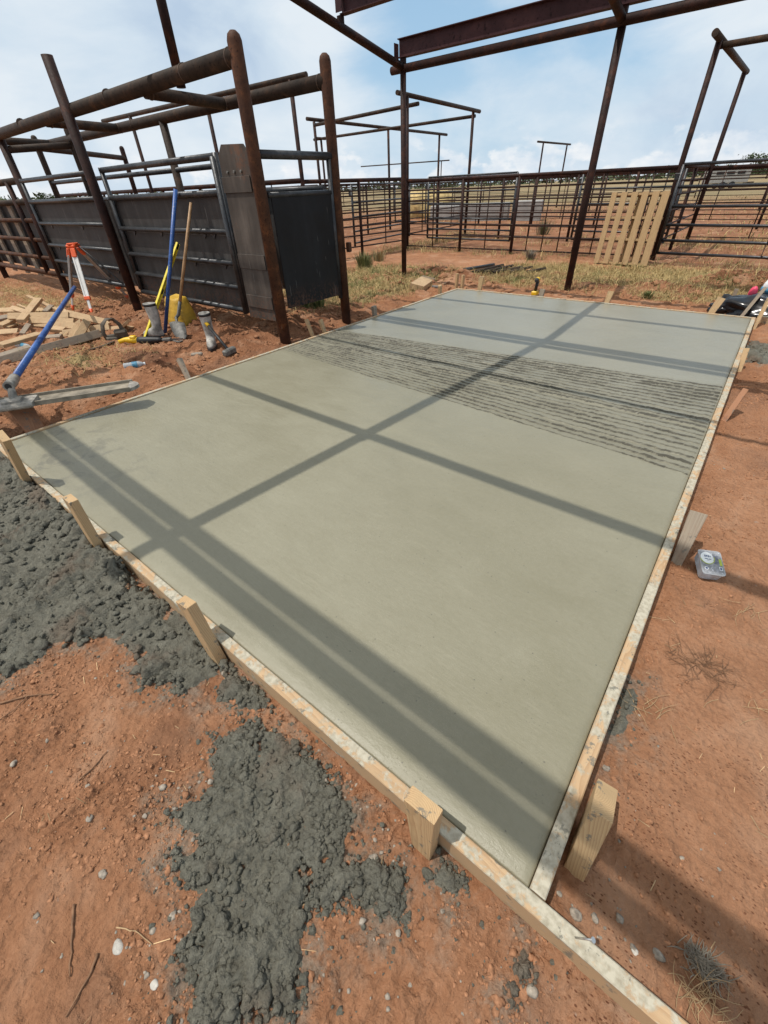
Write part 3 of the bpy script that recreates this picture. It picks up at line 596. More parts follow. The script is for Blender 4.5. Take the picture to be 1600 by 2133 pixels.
# ------------------------------------------------------------------ spilled concrete
def spill(poly, step, thick, seed, warp=0.05):
    P = np.array(poly); x = np.arange(P[:, 0].min() - 0.1, P[:, 0].max() + 0.1, step); y = np.arange(P[:, 1].min() - 0.1, min(P[:, 1].max() + 0.1, 9), step)
    X, Y = np.meshgrid(x, y)
    d = inpoly(X, Y, poly) + warp * 1.35 * fbm(X * 7, Y * 7, seed, 4, 0.65) + warp * 0.45 * fbm(X * 30, Y * 30, seed + 3, 3)
    d = d - 0.10 * sst(0.24, 0.52, fbm(X * 8.5, Y * 8.5, seed + 21, 3))
    m_ = sst(0, 0.035, d)
    wx = X + 0.012 * fbm(X * 18, Y * 18, seed + 11, 2); wy = Y + 0.012 * fbm(X * 18, Y * 18, seed + 12, 2)
    L1 = wdome(wx * 20, wy * 20, seed); L2 = wdome(wx * 41, wy * 41, seed + 1); L3 = wdome(wx * 84, wy * 84, seed + 2)
    B = np.abs(fbm(X * 30, Y * 30, seed + 6, 3, 0.6))
    lump = sst(-0.25, 0.30, fbm(X * 5, Y * 5, seed + 9, 2))
    body = np.clip(0.45 + 1.2 * fbm(X * 4, Y * 4, seed + 5, 3), 0.05, 1.4)
    Z = gh(X, Y) - 0.004 * (1 - m_) + m_ * (0.002 + thick * (0.22 * body + (0.18 + 0.82 * lump) * (0.95 * L1 + 0.55 * L2 + 0.26 * L3) + 0.45 * B) + 0.003 * fbm(X * 85, Y * 85, seed + 7, 2))
    if thick > 0.033: Z = Z + m_ * 0.075 * np.exp(-((Y + 0.03) / 0.12) ** 2) * (1 - sst(-2.1, -1.55, X)) * (0.8 + 0.8 * fbm(X * 6, Y * 6, 205, 3))
    keep = d > -0.004; k = keep[:-1, :-1] | keep[1:, 1:] | keep[:-1, 1:] | keep[1:, :-1]
    solid = (X > SX0 - 0.04) & (X < SX1 + 0.04) & (Y > -0.038) & (Y < SY1 + 0.04)
    k &= ~(solid[:-1, :-1] | solid[1:, 1:])
    i = np.arange(X.size).reshape(X.shape); q = np.stack([i[:-1, :-1], i[:-1, 1:], i[1:, 1:], i[1:, :-1]], -1)[k]
    u, inv = np.unique(q, return_inverse=True)
    return np.stack([X, Y, Z], -1).reshape(-1, 3)[u], inv.reshape(q.shape)
def rockbase(seed, n=10, m=7, rough=0.0):
    rg = np.random.default_rng(seed); V = []
    for j in range(m + 1):
        for i in range(n):
            th = math.pi * j / m; ph = 2 * math.pi * (i + 0.5 * (j % 2)) / n
            V.append((math.sin(th) * math.cos(ph), math.sin(th) * math.sin(ph), math.cos(th)))
    V = np.array(V); k = rg.normal(0, 1, (5, 3)); off = rg.uniform(0, 6, 5); k2 = rg.normal(0, 1, (6, 3)); o2 = rg.uniform(0, 6, 6)
    r = 1 + 0.16 * sum(np.sin(V @ (k[q] * 2.4) + off[q]) for q in range(5)) / 1.3 + rough * sum(np.sin(V @ (k2[q] * 6) + o2[q]) for q in range(6)) / 3
    F = [(j * n + i, j * n + (i + 1) % n, (j + 1) * n + (i + 1) % n, (j + 1) * n + i) for j in range(m) for i in range(n)]
    return V * r[:, None], np.array(F)
def place(base, P, size, z, squash=(0.6, 1.0)):
    """copies of a few lump shapes, each turned and stretched at random"""
    n = len(size); B = np.stack([q[0] for q in base]); F0 = base[0][1]; nv = B.shape[1]
    k = RNG.integers(0, len(base), n); V = B[k] * np.stack([size * RNG.uniform(.8, 1.35, n), size, size * RNG.uniform(.8, 1.2, n)], -1)[:, None, :]
    ang = RNG.uniform(0, 2 * np.pi, (n, 2)); c, s = np.cos(ang), np.sin(ang)
    x, y, zz = V[..., 0], V[..., 1], V[..., 2]
    y, zz = y * c[:, :1] - zz * s[:, :1], y * s[:, :1] + zz * c[:, :1]
    x, y = x * c[:, 1:] - y * s[:, 1:], x * s[:, 1:] + y * c[:, 1:]
    zz = zz * RNG.uniform(*squash, n)[:, None]
    V = np.stack([x + P[:, :1], y + P[:, 1:], zz + z[:, None]], -1).reshape(-1, 3)
    return V, (F0[None] + (np.arange(n) * nv)[:, None, None]).reshape(-1, 4)
LUMP = [rockbase(700 + i, 9, 6, 0.26) for i in range(8)]
def spill_lumps(poly, n, med, hi, thick, seed, warp):
    P = np.array(poly); x = RNG.uniform(P[:, 0].min() - .06, P[:, 0].max() + .06, n * 3); y = RNG.uniform(P[:, 1].min() - .06, P[:, 1].max() + .06, n * 3)
    d = inpoly(x, y, poly) + warp * 1.35 * fbm(x * 7, y * 7, seed, 4, 0.65)
    den = np.clip(0.26 + 2.1 * fbm(x * 5, y * 5, seed + 9, 2), 0.02, 1) * (d > -0.012) + 0.05 * (d > -0.09)
    k = (RNG.random(n * 3) < den) & ~((x > SX0 - .05) & (x < SX1 + .05) & (y > -.05) & (y < SY1)); x, y, d = x[k][:n], y[k][:n], d[k][:n]; n = len(x)
    s = np.minimum(RNG.lognormal(math.log(med), 0.5, n), hi) * (0.55 + 0.45 * sst(-.03, .03, d)); body = np.clip(0.45 + 1.2 * fbm(x * 4, y * 4, seed + 5, 3), 0.05, 1.4)
    z = gh(x, y) + sst(-.01, .035, d) * thick * (0.30 * body + 0.50) + s * RNG.uniform(-.55, .22, n)
    if thick > 0.033: z = z + 0.075 * np.exp(-((y + 0.03) / 0.12) ** 2) * (1 - sst(-2.1, -1.55, x)) * (0.8 + 0.8 * fbm(x * 6, y * 6, 205, 3))
    return place(LUMP, np.stack([x, y], -1), s, z)
VV, FF, o = [], [], 0
for a in SP:
    v, f = spill(*a); VV.append(v); FF.append(f + o); o += len(v)
for a, n, md, hi in zip(SP, (9500, 7500, 300, 180, 520, 260, 300), (.0075, .0046, .0042, .0045, .005, .0048, .012), (.026, .015, .011, .012, .016, .012, .03)):
    v, f = spill_lumps(a[0], n, md, hi, a[2], a[3], a[4]); VV.append(v); FF.append(f + o); o += len(v)
sp_ = link('concrete_spill', npmesh('concrete_spill', np.concatenate(VV), np.concatenate(FF), M['spill'], True))
tag(sp_, 'dark lumpy wet concrete spilled on the dirt along the form', 'spilled concrete', None, 'stuff')

# ------------------------------------------------------------------ loose clods and gravel
RB = [rockbase(200 + i, 7, 4) for i in range(6)]
def scatter(P, size, squash=0.65):
    VV, FF, o = [], [], 0
    for (x, y), s in zip(P, size):
        v, f = RB[RNG.integers(6)]; a = RNG.uniform(0, 6.28); c, n = math.cos(a), math.sin(a)
        q = v * np.array([s * RNG.uniform(.8, 1.4), s, s * squash]); q = np.stack([q[:, 0] * c - q[:, 1] * n, q[:, 0] * n + q[:, 1] * c, q[:, 2]], -1)
        VV.append(q + [x, y, 0]); FF.append(f + o); o += len(v)
    V = np.concatenate(VV); base = np.repeat(gh(np.array([p[0] for p in P]), np.array([p[1] for p in P])), len(RB[0][0])); V[:, 2] += base
    return V, np.concatenate(FF)
def offslab(x, y): return not (SX0 - 0.05 < x < SX1 + 0.05 and SY0 - 0.05 < y < SY1 + 0.05)
def crumbs(n, area, med, hi, bias=0.0):
    x = RNG.uniform(area[0], area[1], n); y = RNG.uniform(area[2], area[3], n); q = fbm(x * 3.0, y * 3.0, 91, 3) + 0.6 * fbm(x * 11, y * 11, 92, 2)
    k = (q > RNG.uniform(-.35, .45, n) - bias) & ~((x > SX0 - .05) & (x < SX1 + .045) & (y > SY0 - .05) & (y < SY1 + .05)); x, y = x[k], y[k]; n = len(x)
    s = np.minimum(RNG.lognormal(math.log(med), .55, n), hi) * (1 + .25 * np.maximum(0, np.hypot(x - CAM.x, y - CAM.y) - 1.6))
    return place(CRB, np.stack([x, y], -1), s, gh(x, y) - s * .12, (.45, .85))
CRB = [rockbase(800 + i, 7, 5, 0.34) for i in range(8)]
VV, FF, o = [], [], 0
for a in ((38000, (-2.7, 0.08, -1.0, -0.04), .0021, .010, 0), (12000, (0.06, 0.75, -0.2, 4.5), .0021, .009, .0), (9000, (-9, -3.88, 0.1, 4.4), .0052, .018, .05), (2500, (-6.2, 1.0, 6.35, 8.8), .009, .025, 0)):
    v, f = crumbs(*a); VV.append(v); FF.append(f + o); o += len(v)
V, F = np.concatenate(VV), np.concatenate(FF)
tag(link('soil_crumbs', npmesh('soil_crumbs', V, F, M['clod'], True)), 'small red soil crumbs strewn over the dirt', 'soil crumbs', None, 'stuff')
P, Z = [], []
CL = [(-0.62, -0.64, .06, 22), (-0.83, -0.42, .07, 30), (-1.0, -0.40, .08, 16), (-0.60, -0.10, .05, 18), (-0.5, -0.09, .05, 18), (-0.30, -0.12, .05, 22), (0.16, 0.05, .07, 26), (-0.42, -0.62, .05, 24), (-0.20, -0.36, .10, 18), (-0.1, -0.2, .1, 12), (-1.15, -0.5, .25, 40), (-0.5, -0.7, .2, 30), (0.3, 0.4, .15, 18), (0.1, 0.65, .05, 10), (-1.4, -0.28, .1, 14), (0.2, 2.5, .15, 14)]
for cx_, cy_, sd, n in CL:
    for _ in range(n):
        x, y = RNG.normal(cx_, sd), RNG.normal(cy_, sd * 0.8)
        if offslab(x, y): P.append((x, y)); Z.append(min(0.011, RNG.lognormal(-5.75, 0.45)))
V, F = scatter(P, Z, 0.6)
tag(link('gravel', npmesh('gravel', V, F, M['stone'], True)), 'pale grey gravel crumbs scattered beside the concrete spill', 'gravel', None, 'stuff')

# ------------------------------------------------------------------ dry grass and litter
def blades(n, area, hfun, spread, wid, dens=gdens, flat=0.8, green=0.12):
    x0, x1, y0, y1 = area; X = []; Y = []; tot = 0
    while tot < n:
        x = RNG.uniform(x0, x1, n * 2); y = RNG.uniform(y0, y1, n * 2); k = RNG.random(n * 2) < dens(x, y)
        k &= ~((x > SX0 - .05) & (x < SX1 + .05) & (y > SY0 - .05) & (y < SY1 + .05))
        X.append(x[k]); Y.append(y[k]); tot += k.sum()
        if len(X) > 30: break
    x = np.concatenate(X)[:n]; y = np.concatenate(Y)[:n]; n = len(x)
    h = hfun(n); a = RNG.uniform(0, 2 * np.pi, n); lean = np.abs(RNG.normal(0, flat, n)) * h + 0.15 * h; wd = RNG.uniform(0.6, 1.3, n) * wid
    b = a + np.pi / 2 + RNG.normal(0, .5, n); z = gh(x, y) - 0.004
    dx, dy = np.cos(a), np.sin(a); wx, wy = np.cos(b) * wd / 2, np.sin(b) * wd / 2
    V = np.empty((n, 5, 3)); up = h * RNG.uniform(0.4, 1, n)
    V[:, 0] = np.stack([x - wx, y - wy, z], -1); V[:, 1] = np.stack([x + wx, y + wy, z], -1)
    V[:, 2] = np.stack([x + wx * .8 + dx * lean * .45, y + wy * .8 + dy * lean * .45, z + up * .65], -1)
    V[:, 3] = np.stack([x - wx * .8 + dx * lean * .45, y - wy * .8 + dy * lean * .45, z + up * .65], -1)
    V[:, 4] = np.stack([x + dx * lean * 1.2, y + dy * lean * 1.2, z + up * RNG.uniform(.7, 1.05, n)], -1)
    i = np.arange(n)[:, None] * 5
    F = np.concatenate([i + [0, 1, 2], i + [0, 2, 3], i + [3, 2, 4]])
    g = (RNG.random(n) < green) | (fbm(x * 1.3, y * 1.3, 71, 2) > 0.42 - green)
    t_ = RNG.uniform(0.55, 1.25, n)[:, None]
    c = np.where(g[:, None], np.array([0.165, 0.175, 0.062]), np.array([0.44, 0.325, 0.150])) * t_
    return V.reshape(-1, 3), F, np.repeat(c, 5, 0)
parts = [blades(44000, (-4.8, 3.5, 7.0, 10.6), lambda n: RNG.uniform(.04, .14, n), 0, .006, green=0.07),
         blades(12000, (-7.6, -4.3, 4.2, 8.4), lambda n: RNG.uniform(.04, .15, n), 0, .006, green=0.22),
         blades(9000, (-9.5, 5, 10.3, 16), lambda n: RNG.uniform(.05, .22, n), 0, .008),
         blades(6500, (-13.5, -4.9, 0.6, 4.6), lambda n: RNG.uniform(.03, .09, n), 0, .005, flat=1.3, green=0.06),
         blades(14000, (-30, 18, 16, 48), lambda n: RNG.uniform(.06, .22, n), 0, .022)]
o = 0; VV = []; FF = []; CC = []
for v, f, c in parts: VV.append(v); FF.append(f + o); CC.append(c); o += len(v)
tag(link('dry_grass', npmesh('dry_grass', np.concatenate(VV), np.concatenate(FF), M['blade'], False, np.concatenate(CC), 'tint')), 'dry straw coloured grass with some green blades around the pens', 'dry grass', None, 'stuff')
def litter(n, area):
    x = RNG.uniform(area[0], area[1], n); y = RNG.uniform(area[2], area[3], n); k = (fbm(x * 2.6, y * 2.6, 81, 2) > RNG.uniform(-.5, .5, n))
    k &= ~((x > SX0 - .06) & (x < SX1 + .06) & (y > -.06) & (y < SY1 + .06)); x = x[k]; y = y[k]; n = len(x)
    L = RNG.uniform(.008, .045, n); a = RNG.uniform(0, 6.28, n); w_ = RNG.uniform(.0005, .0011, n)
    V = np.empty((n, 4, 3))
    for j, (s, q) in enumerate(((-1, -1), (1, -1), (1, 1), (-1, 1))):
        px = x + np.cos(a) * L / 2 * s - np.sin(a) * w_ * q; py = y + np.sin(a) * L / 2 * s + np.cos(a) * w_ * q
        V[:, j] = np.stack([px, py, gh(px, py) + 0.0025 + RNG.uniform(0, .003, n) * (s > 0)], -1)
    c = np.array([0.50, 0.34, 0.19]) * RNG.uniform(.5, 1.3, n)[:, None]
    return V.reshape(-1, 3), np.arange(n * 4).reshape(n, 4), np.repeat(c, 4, 0)
v, f, c = litter(1100, (-2.4, 0.6, -1.0, 2.0))
tag(link('straw_litter', npmesh('straw_litter', v, f, M['blade'], False, c, 'tint')), 'fine bits of straw and root fibre lying on the near dirt', 'straw litter', None, 'stuff')

# ------------------------------------------------------------------ form boards
board('form_board', (SX0 - 0.30, -0.021, 0.043), (0.46, -0.021, 0.041), 0.038, 0.094, M['woodform'])
o = bpy.data.objects['form_board']; tag(o, 'long form board along the near edge of the slab, running on past the corner', 'form board', 'form boards round the slab')
def fb(p0, p1, label, t=0.038, h=0.096, mt='woodform'):
    o = board('form_board', p0, p1, t, h, M[mt]); tag(o, label, 'form board', 'form boards round the slab'); return o
fb((0.019, 0.0, 0.043), (0.019, SY1 + 0.04, 0.043), 'cement spattered form board along the right edge of the slab')
fb((SX0 - 0.016, 0.0, 0.043), (SX0 - 0.016, SY1 + 0.04, 0.043), 'thin form board along the left edge of the slab', 0.03)
fb((SX0, SY1 + 0.016, 0.043), (SX1, SY1 + 0.016, 0.043), 'form board closing the far end of the slab', 0.03, 0.095)
fb((0.06, 6.35, 0.05), (1.5, 6.20, 0.05), 'loose board lying on the dirt beyond the far right slab corner', 0.04, 0.1)

# ------------------------------------------------------------------ stakes
SG = 'wooden stakes holding the form boards'
def stake(base, top, label, w_=0.086, t_=0.038, yaw=0.0, mt='woodstake', k0=0.5):
    base = Vector(base); top = Vector(top); b2 = base + (base - top).normalized() * 0.12
    o = board('wooden_stake', b2, top, w_, t_, M[mt], up=Vector((math.sin(yaw), math.cos(yaw), 0)), ch=0.002, k0=k0)
    tag(o, label, 'stake', SG); return o
stake((-0.250, -0.066, 0), (-0.264, -0.064, 0.275), 'wooden stake with cut growth-ring top outside the near form, closest to the corner', yaw=0)
stake((-1.19, -0.066, 0), (-1.262, -0.064, 0.283), 'wooden stake between the two dark concrete spills on the near form', yaw=0)
stake((-2.19, -0.066, 0), (-2.20, -0.062, 0.335), 'stake standing in the large concrete spill at the near form', yaw=0)
stake((-3.19, -0.067, 0), (-2.99, -0.062, 0.42), 'tall leaning stake at the near left corner of the slab', yaw=0)
stake((0.082, 0.165, 0), (0.076, 0.255, 0.165), 'thick stake on the right form nearest the corner', 0.130, 0.05, yaw=1.57)
stake((0.078, 1.53, 0), (0.074, 1.655, 0.20), 'grey splashed stake on the right form beside the plastic tub', 0.068, 0.045, yaw=0, mt='woodgrey')
stake((0.075, 3.30, 0), (0.115, 3.47, 0.17), 'split red muddy stake midway along the right form', 0.08, 0.035, yaw=1.57, mt='woodred')
stake((0.06, 4.52, 0), (0.045, 4.62, 0.16), 'short stake on the right form next to the dark mud patch', 0.06, 0.04, yaw=1.57)
stake((0.06, 6.10, 0), (0.075, 6.28, 0.30), 'tall thin stake at the far right corner in front of the black bag', 0.05, 0.03, yaw=1.2)
stake((-0.12, 6.32, 0), (0.0, 6.60, 0.34), 'tall leaning stake at the far right corner crossing the black bag', 0.05, 0.03, yaw=1.2, mt='woodgrey')
stake((-0.42, 6.33, 0), (-0.36, 6.42, 0.235), 'wide stake at the far form just left of the black bag', 0.086, 0.04, yaw=0)
stake((-0.28, 7.55, 0), (-0.28, 7.56, 0.16), 'small stake standing in the dirt mound behind the black bag', 0.05, 0.03, yaw=0, mt='woodgrey')
stake((-1.60, 6.31, 0), (-1.58, 6.37, 0.215), 'stake on the far form below the leaning pallet', 0.075, 0.038, yaw=0)
stake((-2.50, 6.31, 0), (-2.49, 6.33, 0.175), 'stake on the far form beside the cordless drill', 0.07, 0.038, yaw=0, mt='woodgrey')
stake((-3.50, 6.32, 0), (-3.48, 6.34, 0.27), 'first stake left of the drill at the far end, slightly tilted', 0.075, 0.035, yaw=0)
stake((-3.93, 6.55, 0), (-3.93, 6.56, 0.235), 'right one of two upright stakes beyond the far left slab corner', 0.06, 0.04, yaw=0.5)
stake((-4.08, 6.62, 0), (-4.08, 6.63, 0.235), 'left one of two upright stakes beyond the far left slab corner', 0.06, 0.04, yaw=0.5)
stake((-3.90, 5.82, 0), (-3.90, 5.80, 0.195), 'short stake at the far end of the left form', 0.06, 0.04, yaw=1.57)
stake((-3.90, 4.22, 0), (-3.91, 4.21, 0.195), 'stake on the left form beside the black sheeted chute end', 0.07, 0.04, yaw=1.57, mt='woodgrey')
stake((-4.02, 3.20, 0), (-4.11, 3.20, 0.215), 'wider of the paired stakes at the left form near the rusty chute post', 0.07, 0.035, yaw=1.0)
stake((-3.93, 3.32, 0), (-3.99, 3.31, 0.205), 'narrower of the paired stakes at the left form near the rusty chute post', 0.06, 0.03, yaw=1.4)
stake((-3.89, 1.49, 0), (-4.06, 1.535, 0.215), 'pale stake leaning outward from the left form', 0.045, 0.04, yaw=1.57, mt='woodgrey')
stake((-3.92, 0.235, 0), (-4.13, 0.25, 0.225), 'broad stake under the bull float on the left form', 0.16, 0.04, yaw=1.57, mt='woodred')

# ------------------------------------------------------------------ steel roof frame over the slab
fr = thing('steel_roof_frame', (-2.4, 7.15, 0), 'tall unfinished dark red steel pipe frame with I-beams standing over the slab', 'roof frame')
RZ = lambda y: 2.855 + 0.205 * min(7.12 - y, y + 0.62)
RX = {0: ((-5.53, 7.11), (-5.85, 3.25), (-5.75, -0.62)), 1: ((-2.40, 7.15), (-2.45, 3.25), (-2.58, -0.98)), 2: ((0.75, 7.17), (0.75, 3.25), (0.70, -0.62))}
for k, (A, B, C_) in RX.items():
    for i, q in enumerate((A, C_)):
        if k == 1 and i == 1: continue
        MB().tube((q[0], q[1], -0.3), (q[0], q[1], 2.84), 0.0485 if k else 0.046, 18).build('post', M['rust'], fr)
    for q, e in ((A, 0), (C_, 1)):
        MB().tube((q[0], q[1], RZ(q[1])), (B[0], B[1], RZ(3.25)), 0.048, 18).build('rafter', M['rust'], fr)
mast = (-5.86, 3.40)
MB().tube((mast[0], mast[1], 2.36), (mast[0], mast[1], RZ(3.3) - 0.02), 0.05, 18).build('post', M['rust'], fr)
def ibeam(y, zb, x0, x1, h=0.20, w_=0.105, tf=0.009, tw=0.006, sk=0.0):
    b = MB()
    pr = [(-w_ / 2, 0), (w_ / 2, 0), (w_ / 2, tf), (tw / 2, tf + .006), (tw / 2, h - tf - .006), (w_ / 2, h - tf), (w_ / 2, h), (-w_ / 2, h), (-w_ / 2, h - tf), (-tw / 2, h - tf - .006), (-tw / 2, tf + .006), (-w_ / 2, tf)]
    b.poly([[Vector((x, y + p - sk * (x + 0.7), zb + q)) for p, q in pr] for x in (x0, x1)])
    return b.build('purlin_beam', M['primer'], fr)
SK = 0.027                                  # the near rows run a little out of square
for y, rail in ((7.11, 1), (5.86, 0), (4.40, 0), (2.95, 1), (1.94, 0), (0.53, 0), (-0.755, 1)):
    z = RZ(y); zb = z + (0.105 if y > 7 or y < 0 else 0.10)
    if rail or y > 5: ibeam(y + (0.0 if y > 5 else 0.09 if y > 0 else 0.05), zb, -5.60, 3.9, 0.20 if y > 7 or 0 < y < 5 else 0.19 if y > 0 else 0.12, 0.105 if y > 0 else 0.06, sk=SK if y < 1 else 0)
    else: MB().tube((-5.60, y + SK * (4.4 if y < 2 else 0), zb + .03), (3.9, y - SK * (4.6 if y < 2 else 0), zb + .03), 0.026 if y == 1.94 else 0.044, 14).build('purlin_pipe', M['rust'], fr)
    if rail: MB().tube((-5.75, y + SK * (5.0 if y < 1 else 0), z - 0.01), (3.9, y - SK * (4.6 if y < 1 else 0), z - 0.01), 0.05 if y > 0 else 0.045, 18).build('rail', M['rust'], fr)
    for k in range(3):
        (x0, y0), (x1, y1), (x2, y2) = RX[k]; q = (y - y0) / (y1 - y0) if y > 3.25 else (y - y2) / (y1 - y2); xa = (x0 if y > 3.25 else x2) * (1 - q) + x1 * q
        MB().box((xa, y, z + 0.06), (0.075, 0.06, 0.085)).build('beam_seat', M['rust'], fr)
b = MB(); b.box((-5.62, 7.06, 3.03), (0.006, 0.11, 0.17)); b.build('end_plate', M['primer'], fr)
b = MB(); b.box((-5.60, 5.86 - 0.06, RZ(5.86) + 0.2), (0.11, 0.008, 0.16)); b.build('end_plate', M['primer'], fr)

# ------------------------------------------------------------------ cattle chute
ch = thing('cattle_chute', (-7.5, 3.4, 0), 'long sheeted steel cattle chute with overhead pipes at the left', 'cattle chute')
YN, YF = 2.95, 4.0
def tb(nm, p0, p1, r, mt, par=ch, n=16, dome=False): return MB().tube(p0, p1, r, n, None, True, dome).build(nm, M[mt], par)
tb('post', (-4.22, YN - .02, -0.3), (-4.22, YN - .02, 2.42), 0.062, 'rust_warm', dome=True)
tb('post', (-4.22, YF, -0.3), (-4.22, YF, 2.42), 0.058, 'rust_warm', dome=True)
tb('post', (-7.60, YN - 0.1, -0.3), (-7.60, YN - 0.1, 2.78), 0.062, 'rust')
tb('post', (-10.60, YN, -0.3), (-10.60, YN, 2.24), 0.06, 'rust')
tb('post', (-14.2, YN, -0.3), (-14.2, YN, 2.24), 0.06, 'rust')
for x, zt in ((-7.42, 2.27), (-10.53, 2.40), (-12.12, 2.40)): tb('post', (x, YF, -0.3), (x, YF, zt), 0.055, 'mill', dome=zt > 2.3)
tb('top_rail', (-4.22, YN - .02, 2.33), (-14.8, YN - .02, 2.28), 0.066, 'mill')
tb('top_rail', (-4.22, YF, 2.28), (-12.1, YF, 2.28), 0.062, 'mill')
for x in (-5.86, -8.62, -11.3):
    tb('cross_pipe', (x, YN, 2.29), (x - 0.02, YF, 2.27), 0.055, 'mill')
    tb('weld_bead', (x, YN + .055, 2.29), (x, YN + .07, 2.29), 0.061, 'weld'); tb('weld_bead', (x - .02, YF - .07, 2.27), (x - .02, YF - .055, 2.27), 0.061, 'weld')
for x in (-4.30, -5.02, -6.6, -9.4): tb('weld_bead', (x, YN - .02, 2.33), (x - .011, YN - .02, 2.33), 0.0695, 'weld')
for x in (-4.30, -5.6, -8.2): tb('weld_bead', (x, YF, 2.28), (x - .010, YF, 2.28), 0.065, 'weld')
tb('cross_pipe', (-4.22, YN, 1.70), (-4.22, YF, 1.70), 0.036, 'darksteel')
# near side panels: frame tubes, horizontal bars and the sheet behind them
def sheet(name, p0, p1, z0, z1, t_, mt, par=ch):
    p0 = Vector((*p0, 0)); p1 = Vector((*p1, 0)); b = MB(); d = (p1 - p0); b.box(((p0 + p1) / 2 + Vector((0, 0, (z0 + z1) / 2))), (d.length, t_, z1 - z0), frame(d)); return b.build(name, M[mt], par)
def panel(x0, x1, zb, rails, nm='side_panel'):
    y = YN
    p = sheet(nm, (x0 + (.02 if x0 > -7 else .16), y + .040), (x1 - (.20 if x0 > -7 else 0.0), y + .040), zb + .03, 1.40, 0.006, 'sheet')
    for x in (x0, x1): tb('panel_post', (x, y, zb), (x, y, rails[0] + .03), 0.03, 'darksteel', p, 14)
    for z in rails: tb('panel_bar', (x0, y - .004, z), (x1, y - .004, z), 0.031 if z in (rails[0], rails[1]) else 0.027, 'darksteel', p)
    tb('panel_bar', (x0, y - .004, zb + 0.02), (x1, y - .004, zb + 0.02), 0.03, 'darksteel', p)
    for k in range(6):
        zz = random.choice(rails[2:]); xx = random.uniform(min(x0, x1) + .2, max(x0, x1) - .2); b = MB()
        b.poly([[Vector((xx - .05, y + q, zz - .02)), Vector((xx + .05, y + q, zz - .02)), Vector((xx + .004, y + q, zz - .075)), Vector((xx - .004, y + q, zz - .075))] for q in (0.026, 0.036)]); b.build('gusset', M['darksteel'], p)
    return p
panel(-4.86, -7.45, 0.26, (1.72, 1.425, 1.08, 0.775, 0.525))
panel(-7.80, -10.5, 0.30, (1.71, 1.425, 1.12, 0.80, 0.55))
# latch and hinges at the tall post
for z in (0.55, 0.98, 1.35): MB().box((-7.70, YN - .05, z), (0.05, 0.09, 0.11), None, 0.004).build('hinge', M['rust_warm'], ch)
MB().path([(-7.80, YN - .02, 1.74), (-7.82, YN - .02, 1.83), (-7.78, YN - .02, 1.86), (-7.74, YN - .02, 1.80), (-7.68, YN - .02, 1.77), (-7.66, YN - .02, 1.70)], 0.008, 8).build('latch_rod', M['darksteel'], ch)
# the rusty slide plate beside the end post
b = MB(); pts = [(-4.82, 0.22), (-4.34, 0.22), (-4.32, 1.71), (-4.385, 1.785), (-4.71, 1.80), (-4.79, 1.72)]
b.poly([[Vector((x, YN + q, z)) for x, z in pts] for q in (-0.012, 0.012)]); pl = b.build('slide_plate', M['rustplate'], ch)
for z0, z1 in ((1.42, 1.55), (0.74, 0.88), (0.34, 0.47)):
    b = MB(); b.box((-4.57, YN - 0.02, (z0 + z1) / 2), (0.46, 0.010, z1 - z0), None, 0.002); b.build('cross_strap', M['rustplate'], pl)
for x in (-4.68, -4.57, -4.46):
    MB().tube((x, YN - .03, 1.585), (x, YN - .012, 1.585), 0.012, 8).build('bolt', M['steeltool'], pl)
tb('slide_guide', (-4.87, YN - .03, 0.25), (-4.87, YN - .03, 1.72), 0.03, 'darksteel')
# end gate between the two end posts
eg = sheet('end_gate', (-4.215, YN + .10), (-4.215, YF - .075), 0.35, 1.37, 0.012, 'blacksheet')
tb('gate_tube', (-4.22, YN + .06, 1.39), (-4.22, YF - .06, 1.39), 0.024, 'darksteel', eg); tb('gate_tube', (-4.22, YF - .075, 0.31), (-4.22, YF - .075, 1.72), 0.026, 'darksteel', eg)
MB().box((-4.10, YF + .02, 0.86), (0.05, 0.05, 0.10), None, 0.006).build('hinge', M['rust_warm'], ch)
# far side: rails and sheet
fs = sheet('far_sheet', (-4.35, YF + .05), (-10.5, YF + .05), 0.3, 1.38, 0.006, 'sheet')
for z in (1.72, 1.42): tb('panel_bar', (-6.3, YF, z), (-12.1, YF, z), 0.032, 'darksteel', fs)
tb('panel_bar', (-4.4, YF, 1.43), (-6.3, YF, 1.43), 0.03, 'darksteel', fs)
# open ladder-like bay at the left end
for z, r in ((1.72, .05), (1.43, .045), (1.16, .035), (0.86, .035), (0.57, .035), (0.31, .045)): tb('side_bar', (-10.6, YN, z), (-14.8, YN, z), r, 'rust_warm' if z < 1.4 else 'mill')
tb('post', (-11.15, YN - .02, 0.31), (-11.15, YN - .02, 1.72), 0.045, 'rust')
for x, mt in ((-12.02, 'woodgrey'), (-12.78, 'woodgrey'), (-13.6, 'woodgrey'), (-14.4, 'woodgrey')):
    o = board('liner_plank', (x, YN + .09, 0.2), (x, YN + .09, 1.46), 0.20, 0.035, M[mt], up=Vector((0, 1, 0)), parent=ch)
sheet('liner_sheet', (-10.65, YN + .16), (-14.9, YN + .16), 0.34, 1.42, 0.006, 'sheet')
tb('cross_pipe', (-10.6, YN, 2.12), (-10.53, YF, 2.2), 0.05, 'mill')
tb('cross_pipe', (-12.1, YF, 2.26), (-13.6, 6.4, 2.22), 0.05, 'mill'); tb('post', (-13.6, 6.4, -0.3), (-13.6, 6.4, 2.4), 0.055, 'rust', dome=True)

